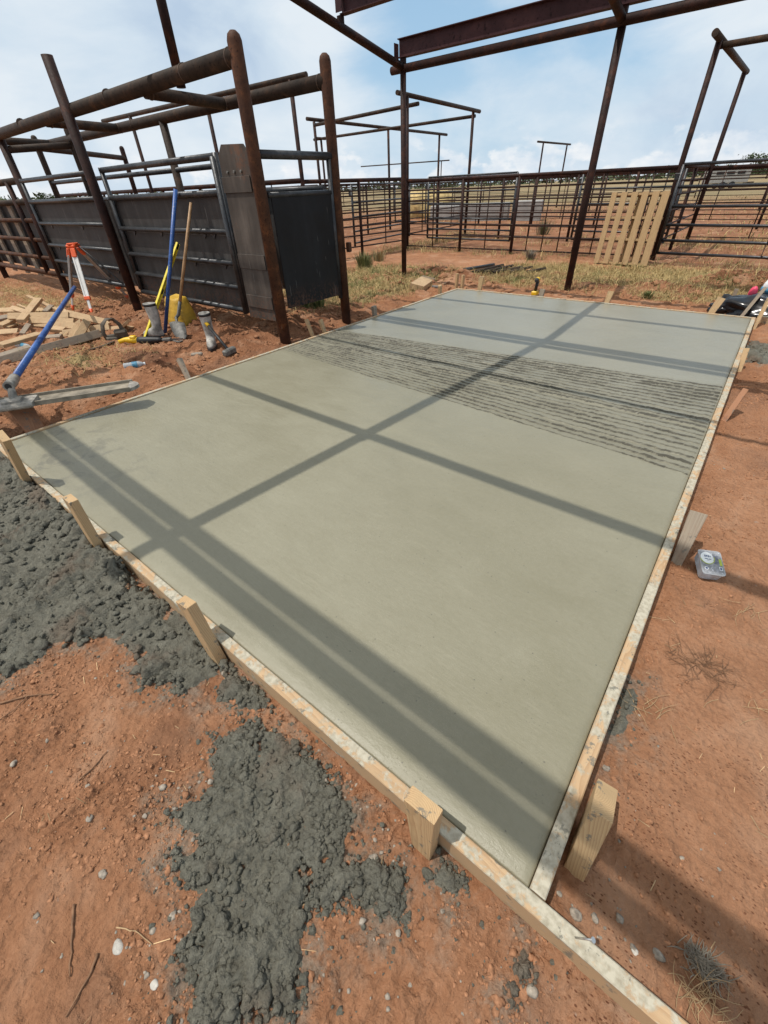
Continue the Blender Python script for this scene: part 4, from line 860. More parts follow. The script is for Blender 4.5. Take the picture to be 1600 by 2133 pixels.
# ------------------------------------------------------------------ pipe fences, gates and frames behind
def fence(p0, p1, posts, zs, label, group=None, top_r=0.038, r=0.0165, post_r=0.037, stays=(), ztop=None, mt='fencebar', pmt='rust', over=None):
    p0 = Vector((*p0, 0)); p1 = Vector((*p1, 0)); f = thing('pipe_fence', p0, label, 'fence', group); d = (p1 - p0)
    for q in posts:
        c = p0 + d * q; zg = gz(c.x, c.y); MB().tube(c + Vector((0, 0, zg - .3)), c + Vector((0, 0, zs[0] - .01)), post_r, 12).build('post', M[pmt], f)
    zg = (gz(p0.x, p0.y) + gz(p1.x, p1.y)) / 2 if d.length < 15 else 0
    for i, z in enumerate(zs):
        MB().tube(p0 + Vector((0, 0, z)), p1 + Vector((0, 0, z)), top_r if i == 0 else r, 10).build('rail', M[pmt if i == 0 else mt], f)
    for q in stays:
        c = p0 + d * q; MB().tube(c + Vector((0, 0, zs[-1] - .02)), c + Vector((0, 0, zs[0])), 0.014, 8).build('stay', M[mt], f)
    return f
def goal(posts, h, top, label, extra=(), r=0.045, name='pipe_gantry'):
    f = thing(name, (*posts[0], 0), label, 'pipe gantry', 'tall pipe gantries over the pens')
    for x, y in posts: MB().tube((x, y, -0.3), (x, y, h), r, 14).build('post', M['rust'], f)
    MB().tube((*top[0], h + .02), (*top[1], h + .02), r * 1.05, 14).build('top_pipe', M['mill'], f)
    for a, b_ in extra: MB().tube(a, b_, r * 0.95, 14).build('cross_pipe', M['mill'], f)
    return f
RZS = (1.53, 1.33, 1.10, 0.84, 0.60, 0.35, 0.08)
fence((-8.39, 11.2), (-2.05, 11.2), (0.27, 0.5, 0.74), RZS, 'rusty pipe fence behind the slab from the middle frame post to the right frame', 'pen fences', stays=(0.135, 0.385, 0.56, 0.62, 0.68, 0.80, 0.87, 0.94))
fence((-8.85, 7.85), (-8.39, 11.2), (0.0, 0.49), (1.58, 1.38, 1.28, 1.09, 0.95, 0.81, 0.66, 0.46, 0.22), 'short rusty pipe fence between the chute and the frame post', 'pen fences', 0.042, stays=(0.75,))
fence((-22, 7.6), (-8.85, 7.85), (0.0, .14, .28, .42, .56, .70, .84), (1.60, 1.36, 1.1, 0.85, 0.6, 0.35), 'rusty pipe fence running left behind the chute', 'pen fences', 0.05, stays=(.07, .21, .35, .49, .63, .77, .92))
fence((-2.02, 14.9), (11.5, 15.6), (0.22, 0.42, .62, .82, 1.0), (1.52, 1.36, 1.1, 0.84, 0.60, 0.36, 0.12), 'brown top railed fence behind the bare steel gate', 'pen fences', 0.042, stays=(.10, .30, .52, .72, .92), r=0.012)
fence((-2.02, 11.2), (-2.02, 14.9), (0.5,), (1.55, 1.33, 1.1, 0.84, 0.60, 0.35), 'side fence running back under the right pipe frame', 'pen fences')
fence((-8.45, 11.2), (-8.75, 15.0), (0.5,), (1.55, 1.33, 1.1, 0.84, 0.60, 0.35), 'side fence running back under the middle pipe frame', 'pen fences', stays=(.25, .75))
fence((-13.0, 12.6), (-13.2, 20.0), (0.0, 0.33, .66), (1.55, 1.3, 1.05, 0.8, 0.55, 0.3), 'alley fence under the three-post frame at the left', 'pen fences')
fence((-8.75, 14.4), (-2.02, 13.95), (0.25, .58, .80), (1.56, 1.30, 1.08, 0.85, 0.60, 0.36, 0.10), 'second rusty fence across the pens beyond the first', 'pen fences', 0.04, stays=(.12, .40, .69, .90))
fence((-13.2, 20.0), (6.0, 18.5), (0, .13, .26, .39, .52, .65, .78, .9), (1.55, 1.28, 1.0, .75, .5, .25), 'long pen fence in front of the concrete blocks', 'pen fences', 0.036, 0.012, stays=(.06, .19, .32, .45, .58, .71, .84))
fence((-40, 27), (-9, 29.5), [i / 12 for i in range(13)], (1.55, 1.2, .9, .6, .3), 'far pen fence on the left', 'pen fences', 0.035, 0.013)
fence((-9, 29.5), (22, 26), [i / 12 for i in range(13)], (1.55, 1.2, .9, .6, .3), 'far pen fence on the right', 'pen fences', 0.035, 0.013)
fence((-50, 44), (20, 47), [i / 16 for i in range(17)], (1.45, 1.1, .75, .4), 'farthest thin wire fence at the pasture edge', 'pen fences', 0.03, 0.012, 0.04)
fence((-26, 14), (-13.2, 12.6), (0, .25, .5, .75), (1.55, 1.3, 1.0, .7, .4), 'pen fence at the left seen through the chute pipes', 'pen fences', 0.04)
goal(((-8.39, 11.2), (-8.72, 15.1)), 3.16, ((-8.36, 10.75), (-8.72, 15.5)), 'two-post pipe frame standing behind the middle frame post', (((-12.9, 12.45, 3.06), (-8.4, 11.7, 3.06)), ((-16.3, 15.75, 3.06), (-8.7, 15.2, 3.06))))
goal(((-13.05, 12.6), (-13.3, 16.8), (-13.2, 20.3)), 3.16, ((-12.8, 12.05), (-13.2, 20.9)), 'three-post pipe frame left of the middle frame post')
goal(((-15.9, 15.75),), 3.05, ((-15.9, 15.5), (-15.9, 16.0)), 'single pipe upright left of the three-post frame', r=0.042)
goal(((-12.5, 30.2), (-12.35, 33.6)), 3.16, ((-12.6, 29.6), (-12.4, 34.3)), 'small distant goalpost-like frame against the clouds')
goal(((-2.02, 11.2), (-1.96, 14.9)), 3.16, ((-2.03, 10.7), (-1.95, 15.2)), 'tall pipe frame above the pallet at the right', (((-2.0, 11.25, 3.10), (9.5, 11.6, 3.10)),), 0.048)
goal(((-8.85, 7.85), (-11.6, 7.72), (-15.0, 7.6)), 3.18, ((-8.4, 7.87), (-16.5, 7.55)), 'pipe frame rising behind the chute')
goal(((-20.5, 28.0), (-18, 28.2)), 2.6, ((-24, 27.6), (-17.5, 28.3)), 'low distant pipe frame seen past the end gate', r=0.03)
def gate(p0, p1, zb, zs, label, r=0.024, braces=(0.5,), mt='gatesteel', br=0.028, rt=None):
    p0 = Vector((*p0, 0)); p1 = Vector((*p1, 0)); g = thing('steel_gate', p0, label, 'gate', 'steel gates in the pens'); d = p1 - p0
    for c in (p0, p1): MB().tube(c + Vector((0, 0, zb)), c + Vector((0, 0, zs[0])), br, 12).build('end_tube', M['darksteel'], g)
    for z in zs: MB().tube(p0 + Vector((0, 0, z)), p1 + Vector((0, 0, z)), r, 12).build('gate_bar', M[mt], g)
    for q in braces:
        c = p0 + d * q + Vector((0, -0.012, 0)); MB().box(c + Vector((0, 0, (zb + zs[0]) / 2)), (zs[0] - zb, 0.012, 0.07), frame((0, 0, 1), 0, Vector((0, 1, 0)))).build('brace', M['darksteel'], g)
    MB().box(p0 + Vector((-.035, 0, zs[0] - .17)), (0.10, 0.05, 0.10), None, 0.006).build('hinge', M['darksteel'], g)
    return g
gate((-1.88, 10.62), (2.1, 10.42), 0.2, (1.56, 1.24, 0.95, 0.665, 0.415, 0.205), 'bare steel tube gate right of the pallet', braces=(0.42, 0.85))
gate((-8.3, 12.1), (-5.62, 11.95), 0.2, (1.60, 1.27, 0.99, 0.67, 0.42, 0.20), 'dark tube gate swung open behind the fence posts', 0.021, (), 'darksteel')
gate((-4.28, 12.7), (-2.1, 12.5), 0.22, (1.55, 1.22, 0.93, 0.62, 0.38, 0.2), 'shiny tube gate behind the pallet', 0.02, (0.85,))
gate((-8.7, 9.3), (-9.1, 12.3), 0.2, (1.5, 1.15, .85, .55, .3), 'dark tube gate behind the short fence', 0.02, (), 'darksteel')
gate((-13.1, 16.9), (-9.3, 15.8), 0.22, (1.5, 1.2, .9, .6, .3), 'far tube gate across the alley', 0.022, (.5,), 'darksteel')

# ------------------------------------------------------------------ pallet
pa = thing('wooden_pallet', (-2.45, 10.5, 0), 'weathered wooden pallet leaning against the steel gate', 'pallet')
PX = Vector((-2.96, 10.42, 0.0)); PR = Vector((-1.93, 10.34, 0.0)) - PX; PU = Vector((-0.02, 0.24, 1.175)); PN = PR.cross(PU).normalized()
Lw = PR.length
def pb(nm, a0, a1, c0, c1, off, w_, t_):
    p0 = PX + PR * a0 + PU * c0 + PN * off; p1 = PX + PR * a1 + PU * c1 + PN * off
    board(nm, p0, p1, w_, t_, M['woodpallet'], parent=pa, up=PN if abs((p1 - p0).normalized().dot(PN)) < .9 else Vector((0, 0, 1)), ch=0.002)
for k, (a, ww) in enumerate(((0.05, .10), (0.235, .108), (0.42, .112), (0.60, .115), (0.78, .12), (0.945, .128))): pb('deck_slat', a, a, 0.0, 1.0, 0.055, ww, 0.018)
for c_ in (0.02, 0.36, 0.66, 0.975): pb('stringer', 0.0, 1.0, c_, c_, 0.0, 0.038, 0.085)
for a in (.52, .73, .9): pb('back_slat', a, a, 0.0, 1.0, -0.055, 0.12, 0.018)

# ------------------------------------------------------------------ bull float
bf = thing('bull_float', (-4.0, 0.4, 0.2), 'magnesium bull float with a scuffed blue pole resting over the left form', 'bull float')
a0 = Vector((-4.42, -0.32, 0.236)); a1 = Vector((-3.665, 0.905, 0.238)); fd = (a1 - a0).normalized(); fs_ = Vector((0, 0, 1)).cross(fd)
b = MB(); b.box((a0 + a1) / 2, ((a1 - a0).length, 0.19, 0.012), frame(fd), 0.004)
for s_ in (-.093, .093): b.box((a0 + a1) / 2 + fs_ * s_ + Vector((0, 0, .012)), ((a1 - a0).length, 0.010, 0.034), frame(fd), 0.002)
b.build('blade', M['float'], bf)
b = MB(); e = a1 - fd * .02; b.poly([[e + fs_ * (q * .095) + Vector((0, 0, h)) for q in (-1, -.5, 0, .5, 1)] + [e + fd * .075 * math.cos(q * 1.3) + fs_ * (q * .085) + Vector((0, 0, h)) for q in (.9, .45, 0, -.45, -.9)] for h in (-.008, .016)]); b.build('end_cap', M['cast'], bf)
c0 = at(28, 838, 0.27); b = MB(); b.box(c0 + fd * 0.0 - Vector((0, 0, .012)), (0.27, 0.20, 0.035), frame(fd), 0.012); br = b.build('bracket_plate', M['cast'], bf)
pj = at(22, 800, 0.36)
b = MB(); b.tube(c0 + fs_ * .02 + Vector((0, 0, 0)), pj + Vector((0, 0, .01)), 0.03, 12, 0.02); b.box(c0 + Vector((0, 0, .01)), (0.12, 0.09, 0.03), frame(fd), 0.006)
b.tube(pj - fs_ * .055, pj + fs_ * .055, 0.034, 14); b.build('pivot', M['cast'], bf)
MB().tube(pj - fs_ * .058, pj + fs_ * .062, 0.021, 12).build('pivot_bore', M['blackrubber'], bf)
pe = at(146, 613, 0.44); pd = (pe - pj).normalized()
MB().tube(pj - pd * 0.02, pj + pd * 0.14, 0.033, 14).build('collar', M['cast'], bf)
MB().tube(pj + pd * 0.05, pe + pd * 0.5, 0.0245, 16).build('pole', M['bluepole'], bf)

# ------------------------------------------------------------------ survey tripod
tp = thing('survey_tripod', (-8.5, 2.6, 0), 'white and orange survey tripod standing by the chute', 'tripod')
hd = aty(152, 512, 2.58)
F_ = [at(152, 648), at(193, 657), at(272, 624)]
b = MB(); b.box(hd, (0.15, 0.14, 0.04), Matrix.Rotation(.5, 3, 'Z'), 0.012); b.tube(hd + Vector((0, 0, .02)), hd + Vector((0, 0, .035)), 0.075, 16); b.build('head', M['orange'], tp)
for i, f in enumerate(F_):
    d = (f - hd).normalized(); s = hd + d * .02 + Vector((d.x, d.y, 0)).normalized() * .06; d = (f - s).normalized(); L = (f - s).length; sd = d.cross(Vector((0, 0, 1))).normalized()
    R = frame(d, 0, Vector((0, 0, 1)))
    lg = MB().box(s + d * .075, (0.12, 0.07, 0.05), R, 0.008).build('leg_clamp', M['orange'], tp)
    b = MB(); 
    for q in (-.026, .026): b.box(s + d * (L * .42) + sd * q, (L * .62, 0.024, 0.03), R, 0.004)
    b.box(s + d * (L * .42), (L * .62, 0.03, 0.018), R)
    lg2 = b.build('leg', M['alu' if i == 1 else 'alugrey'], tp)
    MB().box(s + d * (L * .74), (0.05, 0.082, 0.045), R, 0.006).build('leg_collar', M['orange'], lg2)
    MB().box(s + d * (L * .83), (L * .18, 0.036, 0.022), R, 0.003).build('lower_leg', M['alu' if i < 2 else 'alugrey'], lg2)
    MB().tube(s + d * (L * .90), f - Vector((0, 0, .02)), 0.028, 10, 0.006).build('foot', M['orange'], lg2)
MB().path([hd + Vector((.05, .05, 0)), hd + Vector((.22, .18, -.22)), hd + Vector((.42, .35, -.55)), hd + Vector((.5, .5, -.7))], 0.012, 8).build('strap', M['blackrubber'], tp)

# ------------------------------------------------------------------ leaning tools
p = at(344, 694); tag(MB().tube(p, aty(366, 394, 2.89), 0.0225, 14).build('extension_pole', M['bluepole']), 'scuffed blue pole leaning upright against the chute behind the boot', 'pole')
lv = thing('spirit_level', at(302, 704), 'long yellow spirit level leaning against the chute', 'level')
q0, q1 = at(303, 705, 0.01), aty(371, 507, 2.88); dd = (q1 - q0).normalized(); R = frame(dd, 0.5)
b = MB(); L = (q1 - q0).length
for s_ in (-.024, .024): b.box((q0 + q1) / 2 + R @ Vector((0, 0, s_)), (L, 0.026, 0.010), R, 0.002)
b.box((q0 + q1) / 2, (L, 0.007, 0.042), R); b.build('beam', M['yellow'], lv)
for t_ in (.03, .5, .97): MB().box(q0.lerp(q1, t_), (0.06, 0.02, 0.055), R, 0.003).build('vial_housing', M['blackrubber'], lv)
sv = thing('shovel', at(378, 712), 'round point shovel with wooden handle leaning against the chute', 'shovel')
h0, h1 = at(372, 655, 0.22), aty(398, 422, 2.90)
MB().path([h0 + (h1 - h0) * .08, h0.lerp(h1, .5), h1], [.017, .0185, .016], 12).build('handle', M['handle'], sv)
tipp = at(380, 711); bu = (at(368, 672, .17) - tipp)
MB().path([h0 + (h1 - h0) * .13, h0, h0 + Vector((-.02, -.035, -.035)), tipp + bu * .86], [.02, .021, .02, .012], 10).build('socket', M['steeltool'], sv)
b = MB(); sdv = Vector((0.86, 0.5, 0)); loops = []
for t_, hw in ((0, .012), (.12, .05), (.3, .082), (.6, .098), (.9, .104), (1.0, .100)):
    c = tipp + bu * t_; nrm = bu.cross(sdv).normalized()
    loops.append([c + sdv * (hw * k) + nrm * (-.028 * (1 - k * k) * min(1, t_ * 2)) for k in (-1, -.5, 0, .5, 1)] + [c + sdv * (hw * k) + nrm * (-.028 * (1 - k * k) * min(1, t_ * 2) + .004) for k in (1, .5, 0, -.5, -1)])
b.poly(loops, True).build('blade', M['steeltool'], sv)

# ------------------------------------------------------------------ boots
def boot(pos, toe, h, label):
    o = thing('rubber_boot', pos, label, 'boot', 'concrete crusted rubber boots'); d = Vector((toe[0], toe[1], 0)).normalized(); s = Vector((-d.y, d.x, 0)); p = Vector(pos); b = MB()
    rings = []
    def ring(c, a, bb, tilt=0.0, n=18):
        return [c + d * (math.cos(2 * math.pi * k / n) * a) + s * (math.sin(2 * math.pi * k / n) * bb) + Vector((0, 0, math.cos(2 * math.pi * k / n) * tilt)) for k in range(n)]
    for z, a, bb, off in ((h, .073, .062, .002), (h - .02, .075, .064, 0), (h * .7, .068, .058, -.006), (h * .5, .062, .053, -.006), (h * .38, .056, .049, 0), (h * .31, .062, .048, .008), (h * .25, .085, .049, .03), (h * .20, .112, .049, .054), (h * .14, .134, .051, .072), (h * .075, .143, .052, .078), (.030, .141, .050, .076)):
        rings.append(ring(p + d * off + Vector((0, 0, z)), a, bb, .012 if z < h * .26 and z > h * .1 else 0))
    rings = rings[::-1]; inner = [ring(p + d * .002 + Vector((0, 0, h)), .064, .054), ring(p + Vector((0, 0, h - .12)), .056, .048)]
    b.poly(rings + inner, True); b.build('upper', M['boot'], o)
    b = MB(); b.poly([ring(p + d * .076 + Vector((0, 0, z)), a, a * .375) for z, a in ((0.0, .142), (.012, .148), (.032, .147))], False); b.build('sole', M['blackrubber'], o)
    b = MB(); b.poly([ring(p + d * .002 + Vector((0, 0, z)), .0775, .0665) for z in (h - .03, h - .004)] + [ring(p + Vector((0, 0, h - .004)), .066, .056), ring(p + Vector((0, 0, h - .05)), .06, .052)], True); b.build('cuff', M['blackrubber'], o)
    return o
boot(at(335, 703), (-.9, -.62), 0.40, 'grey crusted rubber boot standing in front of the blue pole')
boot(at(444, 722), (.72, -.55), 0.37, 'grey crusted rubber boot standing alone beside the sledge hammer')

# ------------------------------------------------------------------ yellow sack behind the boot
yc = at(372, 684, 0.0) + Vector((-.02, .10, 0)); b = MB(); loops = []
for i in range(17):
    t_ = i / 16; z = .37 * t_; k = 1.0 - .34 * t_ ** 2.2 - .12 * (1 - t_) ** 6; k *= 1 + .022 * math.sin(t_ * 60) 
    loops.append([yc + Vector((math.copysign(abs(math.cos(a)) ** .6, math.cos(a)) * .22 * k * (1 + .03 * math.sin(5 * a + 9 * t_)), math.copysign(abs(math.sin(a)) ** .6, math.sin(a)) * .15 * k, z + .012 * math.sin(3 * a + 1) * t_)) for a in [2 * math.pi * j / 28 for j in range(28)]])
ys_ = b.poly(loops, True).build('yellow_sack', M['yellowbag']); tag(ys_, 'creased yellow sack standing behind the boot and shovel', 'sack')

# ------------------------------------------------------------------ saw, belt, hammers
sw = thing('reciprocating_saw', at(290, 710), 'yellow and black reciprocating saw lying beside the tool belt', 'saw')
s0, s1 = at(252, 711, .045), at(326, 708, .045); sd = (s1 - s0).normalized(); R = frame(sd); L = (s1 - s0).length
b = MB(); b.path([s0 + R @ Vector(q) for q in ((-.01, -.03, .0), (.05, -.005, .015), (.10, 0, .012), (.22, 0, 0))], [.024, .026, .036, .04], 12); b.box(s0 + sd * .16 + Vector((0, 0, .035)), (.07, .06, .05), R, .01); b.build('motor_body', M['toolyellow'], sw)
b = MB(); b.path([s0 + sd * q for q in (.21, .25, .36, .46, .50)], [.041, .046, .04, .03, .024], 12); b.build('front_boot', M['blackrubber'], sw)
MB().box(s0 + sd * .56, (.10, .06, .03), R, .004).build('shoe', M['steeltool'], sw); MB().box(s0 + sd * .68, (.16, .002, .018), R).build('saw_blade', M['steeltool'], sw)
tbl = thing('tool_belt', at(242, 706), 'worn leather tool belt with a standing loop lying by the saw', 'tool belt')
def strap(name, pts, w_, t_, mt, par):
    b = MB(); loops = []
    for i, p in enumerate(pts):
        tt = (pts[min(i + 1, len(pts) - 1)] - pts[max(i - 1, 0)]).normalized(); sdd = Vector((.72, .62, .1)).normalized(); sdd = (sdd - tt * sdd.dot(tt)).normalized(); nn = tt.cross(sdd)
        loops.append([p + sdd * (w_ / 2 * a) + nn * (t_ / 2 * c) for a, c in ((-1, -1), (1, -1), (1, 1), (-1, 1))])
    return b.poly(loops, True).build(name, M[mt], par)
c = at(243, 706, .02); e0 = Vector((.36, .93, 0)).normalized()
strap('strap_loop', [c + e0 * x + Vector((0, 0, z)) for x, z in ((-.10, .0), (-.115, .09), (-.09, .18), (-.03, .235), (.04, .225), (.09, .16), (.105, .08), (.11, .02))], .05, .006, 'leather', tbl)
strap('strap_end', [at(x, y, .015) for x, y in ((236, 711), (215, 720), (190, 727), (168, 733), (152, 740), (140, 746))], .045, .006, 'leather', tbl)
b = MB(); b.box(c + e0 * .07 + Vector((0, 0, .055)), (.15, .09, .10), frame(e0, .2), .02); b.box(c - e0 * .04 + Vector((0, 0, .02)), (.13, .10, .05), frame(e0, .5), .015); b.build('pouch', M['leather'], tbl)
sg = thing('sledge_hammer', at(480, 733), 'sledge hammer with yellow handle end leaning behind the lone boot', 'hammer')
k0, k1 = at(478, 732, .045), at(417, 658, .33)
MB().path([k0, k0.lerp(k1, .75)], .017, 10).build('handle', M['blackrubber'], sg); MB().path([k0.lerp(k1, .7), k1], .02, 10, dome=True).build('grip', M['toolyellow'], sg)
hx = (at(500, 722, .05) - at(462, 742, .05)).normalized(); b = MB(); b.box(k0, (.19, .066, .066), frame(hx), .014); b.build('head', M['steeltool'], sg)
hm = thing('hand_hammer', at(922, 596), 'small hammer lying on red dirt left of the far stakes', 'hammer')
k0, k1 = at(908, 598, .03), at(936, 587, .03); MB().path([k0, k1], .016, 10).build('handle', M['handle'], hm); dx = (k1 - k0).cross(Vector((0, 0, 1))).normalized()
MB().box(k0, (.14, .05, .045), frame(dx + Vector((.3, .2, 0))), .008).build('head', M['steeltool'], hm)
t0 = at(410, 738, .015); tag(MB().box(t0, (.13, .05, .035), frame((1, .7, .1)), .01).build('broken_brick', M['stone']), 'small grey broken block lying left of the lone boot', 'rubble')
tr = thing('hand_trowel', at(355, 708), 'steel hand trowel lying on the dirt right of the boot', 'trowel')
b = MB(); b.box(at(362, 709, .02), (.22, .08, .004), frame((1, .35, -.05))); b.build('blade', M['steeltool'], tr); MB().path([at(340, 706, .03), at(356, 704, .05)], .014, 8).build('handle', M['blackrubber'], tr)

# ------------------------------------------------------------------ water bottles
def bottle(p0, p1, r, label):
    p0, p1 = Vector(p0), Vector(p1); o = thing('water_bottle', p0, label, 'bottle', 'discarded water bottles'); d = p1 - p0; L = d.length; R = frame(d); R = Matrix((R.col[1], R.col[2], R.col[0])).transposed()
    pr = [(r * .8, 0), (r, .008)] + [(r * (1 - .05 * (i % 2)), L * (.06 + .07 * i)) for i in range(9)] + [(r, L * .70), (r * .75, L * .82), (r * .42, L * .90), (r * .40, L * .95)]
    MB().lathe(pr, p0, R, 16).build('body', M['clear'], o)
    MB().lathe([(r * 1.012, L * .40), (r * 1.02, L * .42), (r * 1.02, L * .62), (r * 1.012, L * .64)], p0, R, 16).build('wrapper', M['bluelabel'], o)
    MB().lathe([(r * .46, L * .93), (r * .46, L)], p0, R, 14).build('cap', M['white'], o)
bottle(at(258, 764, .035), at(303, 757, .035), .034, 'crushed clear water bottle lying on dirt left of the slab')
bottle(at(36, 718, .04), at(66, 724, .04), .034, 'clear water bottle lying among the scrap lumber')

# ------------------------------------------------------------------ scrap lumber
LG = 'scrap lumber piled left of the slab'
def lum(a, b_, za, zb, label, w_=.085, t_=.036, roll=0.0, mt='woodpale', point=0.0):
    o = board('scrap_board', at(a[0] * .2, 600 + a[1] * .2, za), at(b_[0] * .2, 600 + b_[1] * .2, zb), w_, t_, M[mt], roll, None, .003, point); tag(o, label, 'board', LG)
lum((0, 600), (415, 480), .10, .09, 'broad board crossing under the blue float pole on the left', .10, .04, .2)
lum((-80, 785), (1045, 470), .04, .06, 'longest scrap board along the near side of the lumber pile', .09, .038, 1.2, 'woodgrey')
lum((-40, 722), (310, 615), .05, .05, 'board lying just inside the longest one, near the bottle', .07, .036, .3, 'woodgrey')
lum((660, 478), (1140, 405), .03, .06, 'pale board ending behind the tool belt', .09, .038, .9)
lum((90, 296), (720, 285), .16, .14, 'upper board lying across the middle of the pile', .09, .04, .9)
lum((690, 262), (1150, 368), .16, .05, 'pointed board sloping down towards the tool belt', .09, .038, .8, 'woodpale', .10)
lum((310, 338), (775, 352), .11, .10, 'middle board just under the upper crossing board', .085, .038, .9)
lum((360, 372), (790, 398), .07, .06, 'lower board in the shadowed middle of the pile', .085, .038, .9)
lum((0, 240), (480, 230), .05, .05, 'rear board at the far side of the pile', .085, .038, .4)
lum((-60, 235), (120, 225), .04, .04, 'rear board end at the left picture edge', .085, .038, .4)
lum((215, 345), (405, 115), .14, .26, 'thick offcut propped steeply on top of the pile', .10, .045, .1, 'woodpale')
lum((0, 395), (150, 328), .08, .10, 'short piece at the far left of the pile', .08, .04, .3)
lum((290, 82), (420, 145), .22, .17, 'thin pale strip sticking up at the rear of the pile', .05, .03)
lum((430, 150), (620, 235), .13, .08, 'rear strip passing behind the blue pole', .06, .03)
lum((185, 172), (300, 218), .12, .10, 'small light lath at the rear left of the pile', .035, .02)
lum((470, 250), (540, 185), .08, .12, 'small offcut near the top rear of the pile', .07, .036, .2, 'woodgrey')
lum((745, 530), (830, 335), .04, .16, 'pointed offcut leaning up at the near side of the pile', .075, .036, .4, 'woodpale', .12)
lum((800, 530), (905, 350), .04, .15, 'blunt offcut crossing beside the pointed one', .09, .04, .7)
lum((530, 425), (680, 440), .07, .06, 'short block in front of the shadowed middle boards', .08, .05, .3)
lum((640, 470), (725, 472), .03, .03, 'stub of wood below the short block', .07, .036, .3)
lum((880, 450), (1400, 408), .03, .03, 'lath with a tapered tip running to the right', .06, .036, .6, 'woodpale', .1)
lum((1268, 410), (1350, 330), .04, .15, 'pointed stake end propped above the tapered lath', .085, .036, .3, 'woodpale', .06)
lum((730, 560), (1050, 475), .035, .05, 'grey board tucked behind the longest scrap board', .085, .038, .3, 'woodgrey')
lum((230, 480), (300, 380), .04, .09, 'dark short piece below the propped offcut', .06, .03, .3, 'woodgrey')
lum((340, 540), (480, 450), .04, .06, 'small splinter board beside the water bottle', .06, .03, .3)
lum((70, 410), (160, 375), .05, .05, 'small offcut lying at the left edge of the pile', .07, .03, .3)

lum((-60, 470), (190, 452), .05, .05, 'low board lying left of the broad board at the picture edge', .09, .038, .5)
lum((-70, 330), (90, 300), .06, .06, 'board end showing at the left edge behind the short piece', .09, .038, .4, 'woodgrey')
lum((120, 205), (310, 262), .07, .10, 'half hidden rear board slanting under the upper crossing board', .08, .036, .4)
lum((600, 215), (700, 262), .05, .10, 'short rear offcut right of the blue pole', .08, .036, .5)
lum((420, 520), (640, 505), .03, .03, 'shaded board lying in front of the short block', .09, .036, .2, 'woodgrey')
# ------------------------------------------------------------------ things beyond the far form
o = board('wood_block', at(868, 599, .06), at(893, 582, .06), .24, .09, M['woodpale'], .2); tag(o, 'pale cut wood block lying on dirt at the far left of the slab', 'wood block')
PI_ = [((958, 566), (1029, 549)), ((982, 567), (1048, 550.5)), ((1006, 567.5), (1068, 552.5)), ((1024, 568), (1088, 555.5)), ((1062, 566), (1108, 557)), ((1098, 566), (1136, 560))]
PL = ['nearest dark pipe lying loose in the grass beyond the slab', 'second pipe lying in the grass beside the dark one', 'third of the loose pipes lying in the grass', 'fourth of the loose pipes lying in the grass', 'fifth, shorter loose pipe lying in the grass', 'last short loose pipe lying deepest in the grass']
for (a, b_), lb in zip(PI_, PL):
    p, q = at(*a, .05), at(*b_, .06); p.z = gz(p.x, p.y) + .04; q.z = gz(q.x, q.y) + .05
    tag(MB().tube(p, q, .03, 12).build('loose_pipe', M['darksteel' if lb.startswith('near') else 'mill']), lb, 'pipe', 'loose pipes in the grass')
dr = thing('cordless_drill', (-2.71, 6.62, 0), 'yellow and black cordless drill standing upright at the far form', 'drill')
g0 = Vector((-2.70, 6.60, gz(-2.7, 6.6))); b = MB(); b.box(g0 + Vector((0, 0, .03)), (.08, .11, .055), None, .010); b.build('battery', M['toolyellow'], dr)
b = MB(); b.tube(g0 + Vector((0, 0, .06)), g0 + Vector((.015, 0, .19)), .022, 12, .026); b.build('grip', M['blackrubber'], dr)
b = MB(); b.tube(g0 + Vector((-.01, .07, .205)), g0 + Vector((.01, -.03, .205)), .032, 14, .031); b.build('motor_body', M['toolyellow'], dr)
MB().tube(g0 + Vector((.01, -.03, .205)), g0 + Vector((.025, -.10, .205)), .033, 12, .018).build('chuck', M['blackrubber'], dr)
# black plastic bag heap
def blob(name, c, size, seed, material, amp=.22, par=None, n=28, m=18, fold=1.0):
    rg = np.random.default_rng(seed); K = rg.normal(0, 1, (9, 3)); ph = rg.uniform(0, 6, 9); V = []; F = []
    for j in range(m + 1):
        for i in range(n):
            th = math.pi * j / m; p = 2 * math.pi * i / n; v = np.array((math.sin(th) * math.cos(p), math.sin(th) * math.sin(p), math.cos(th)))
            r = 1 + amp * sum(math.sin(float(v @ K[q]) * (1.5 + .6 * q) * fold + ph[q]) / (1 + .35 * q) for q in range(9)) * .55
            q_ = v * r * np.array(size) + np.array(c); q_[2] = max(q_[2], c[2] - size[2] * .55); V.append(q_)
    F = [(j * n + i, j * n + (i + 1) % n, (j + 1) * n + (i + 1) % n, (j + 1) * n + i) for j in range(m) for i in range(n)]
    return link(name, npmesh(name, V, F, material, True), par)
bg_ = thing('black_bag', (0.1, 6.85, 0), 'slack black plastic bag heaped at the far right corner of the slab', 'bag')
blob('bag_body', (0.20, 6.75, .10), (.52, .26, .17), 5, M['blackplastic'], .26, bg_, 44, 26, 1.5)
blob('bag_neck', (-0.22, 6.72, .07), (.20, .16, .12), 8, M['blackplastic'], .3, bg_, 30, 18, 1.6)
pk = tag(blob('pink_cup', (-0.09, 6.93, .22), (.045, .045, .085), 3, M['pink'], .06, None, 16, 10), 'bright pink plastic cup resting on the black bag', 'cup')
wb = thing('white_bottle', (0.03, 6.98, .28), 'white bottle with dark base lying on the black bag', 'bottle')
R = frame((.25, .1, 1)); R = Matrix((R.col[1], R.col[2], R.col[0])).transposed()
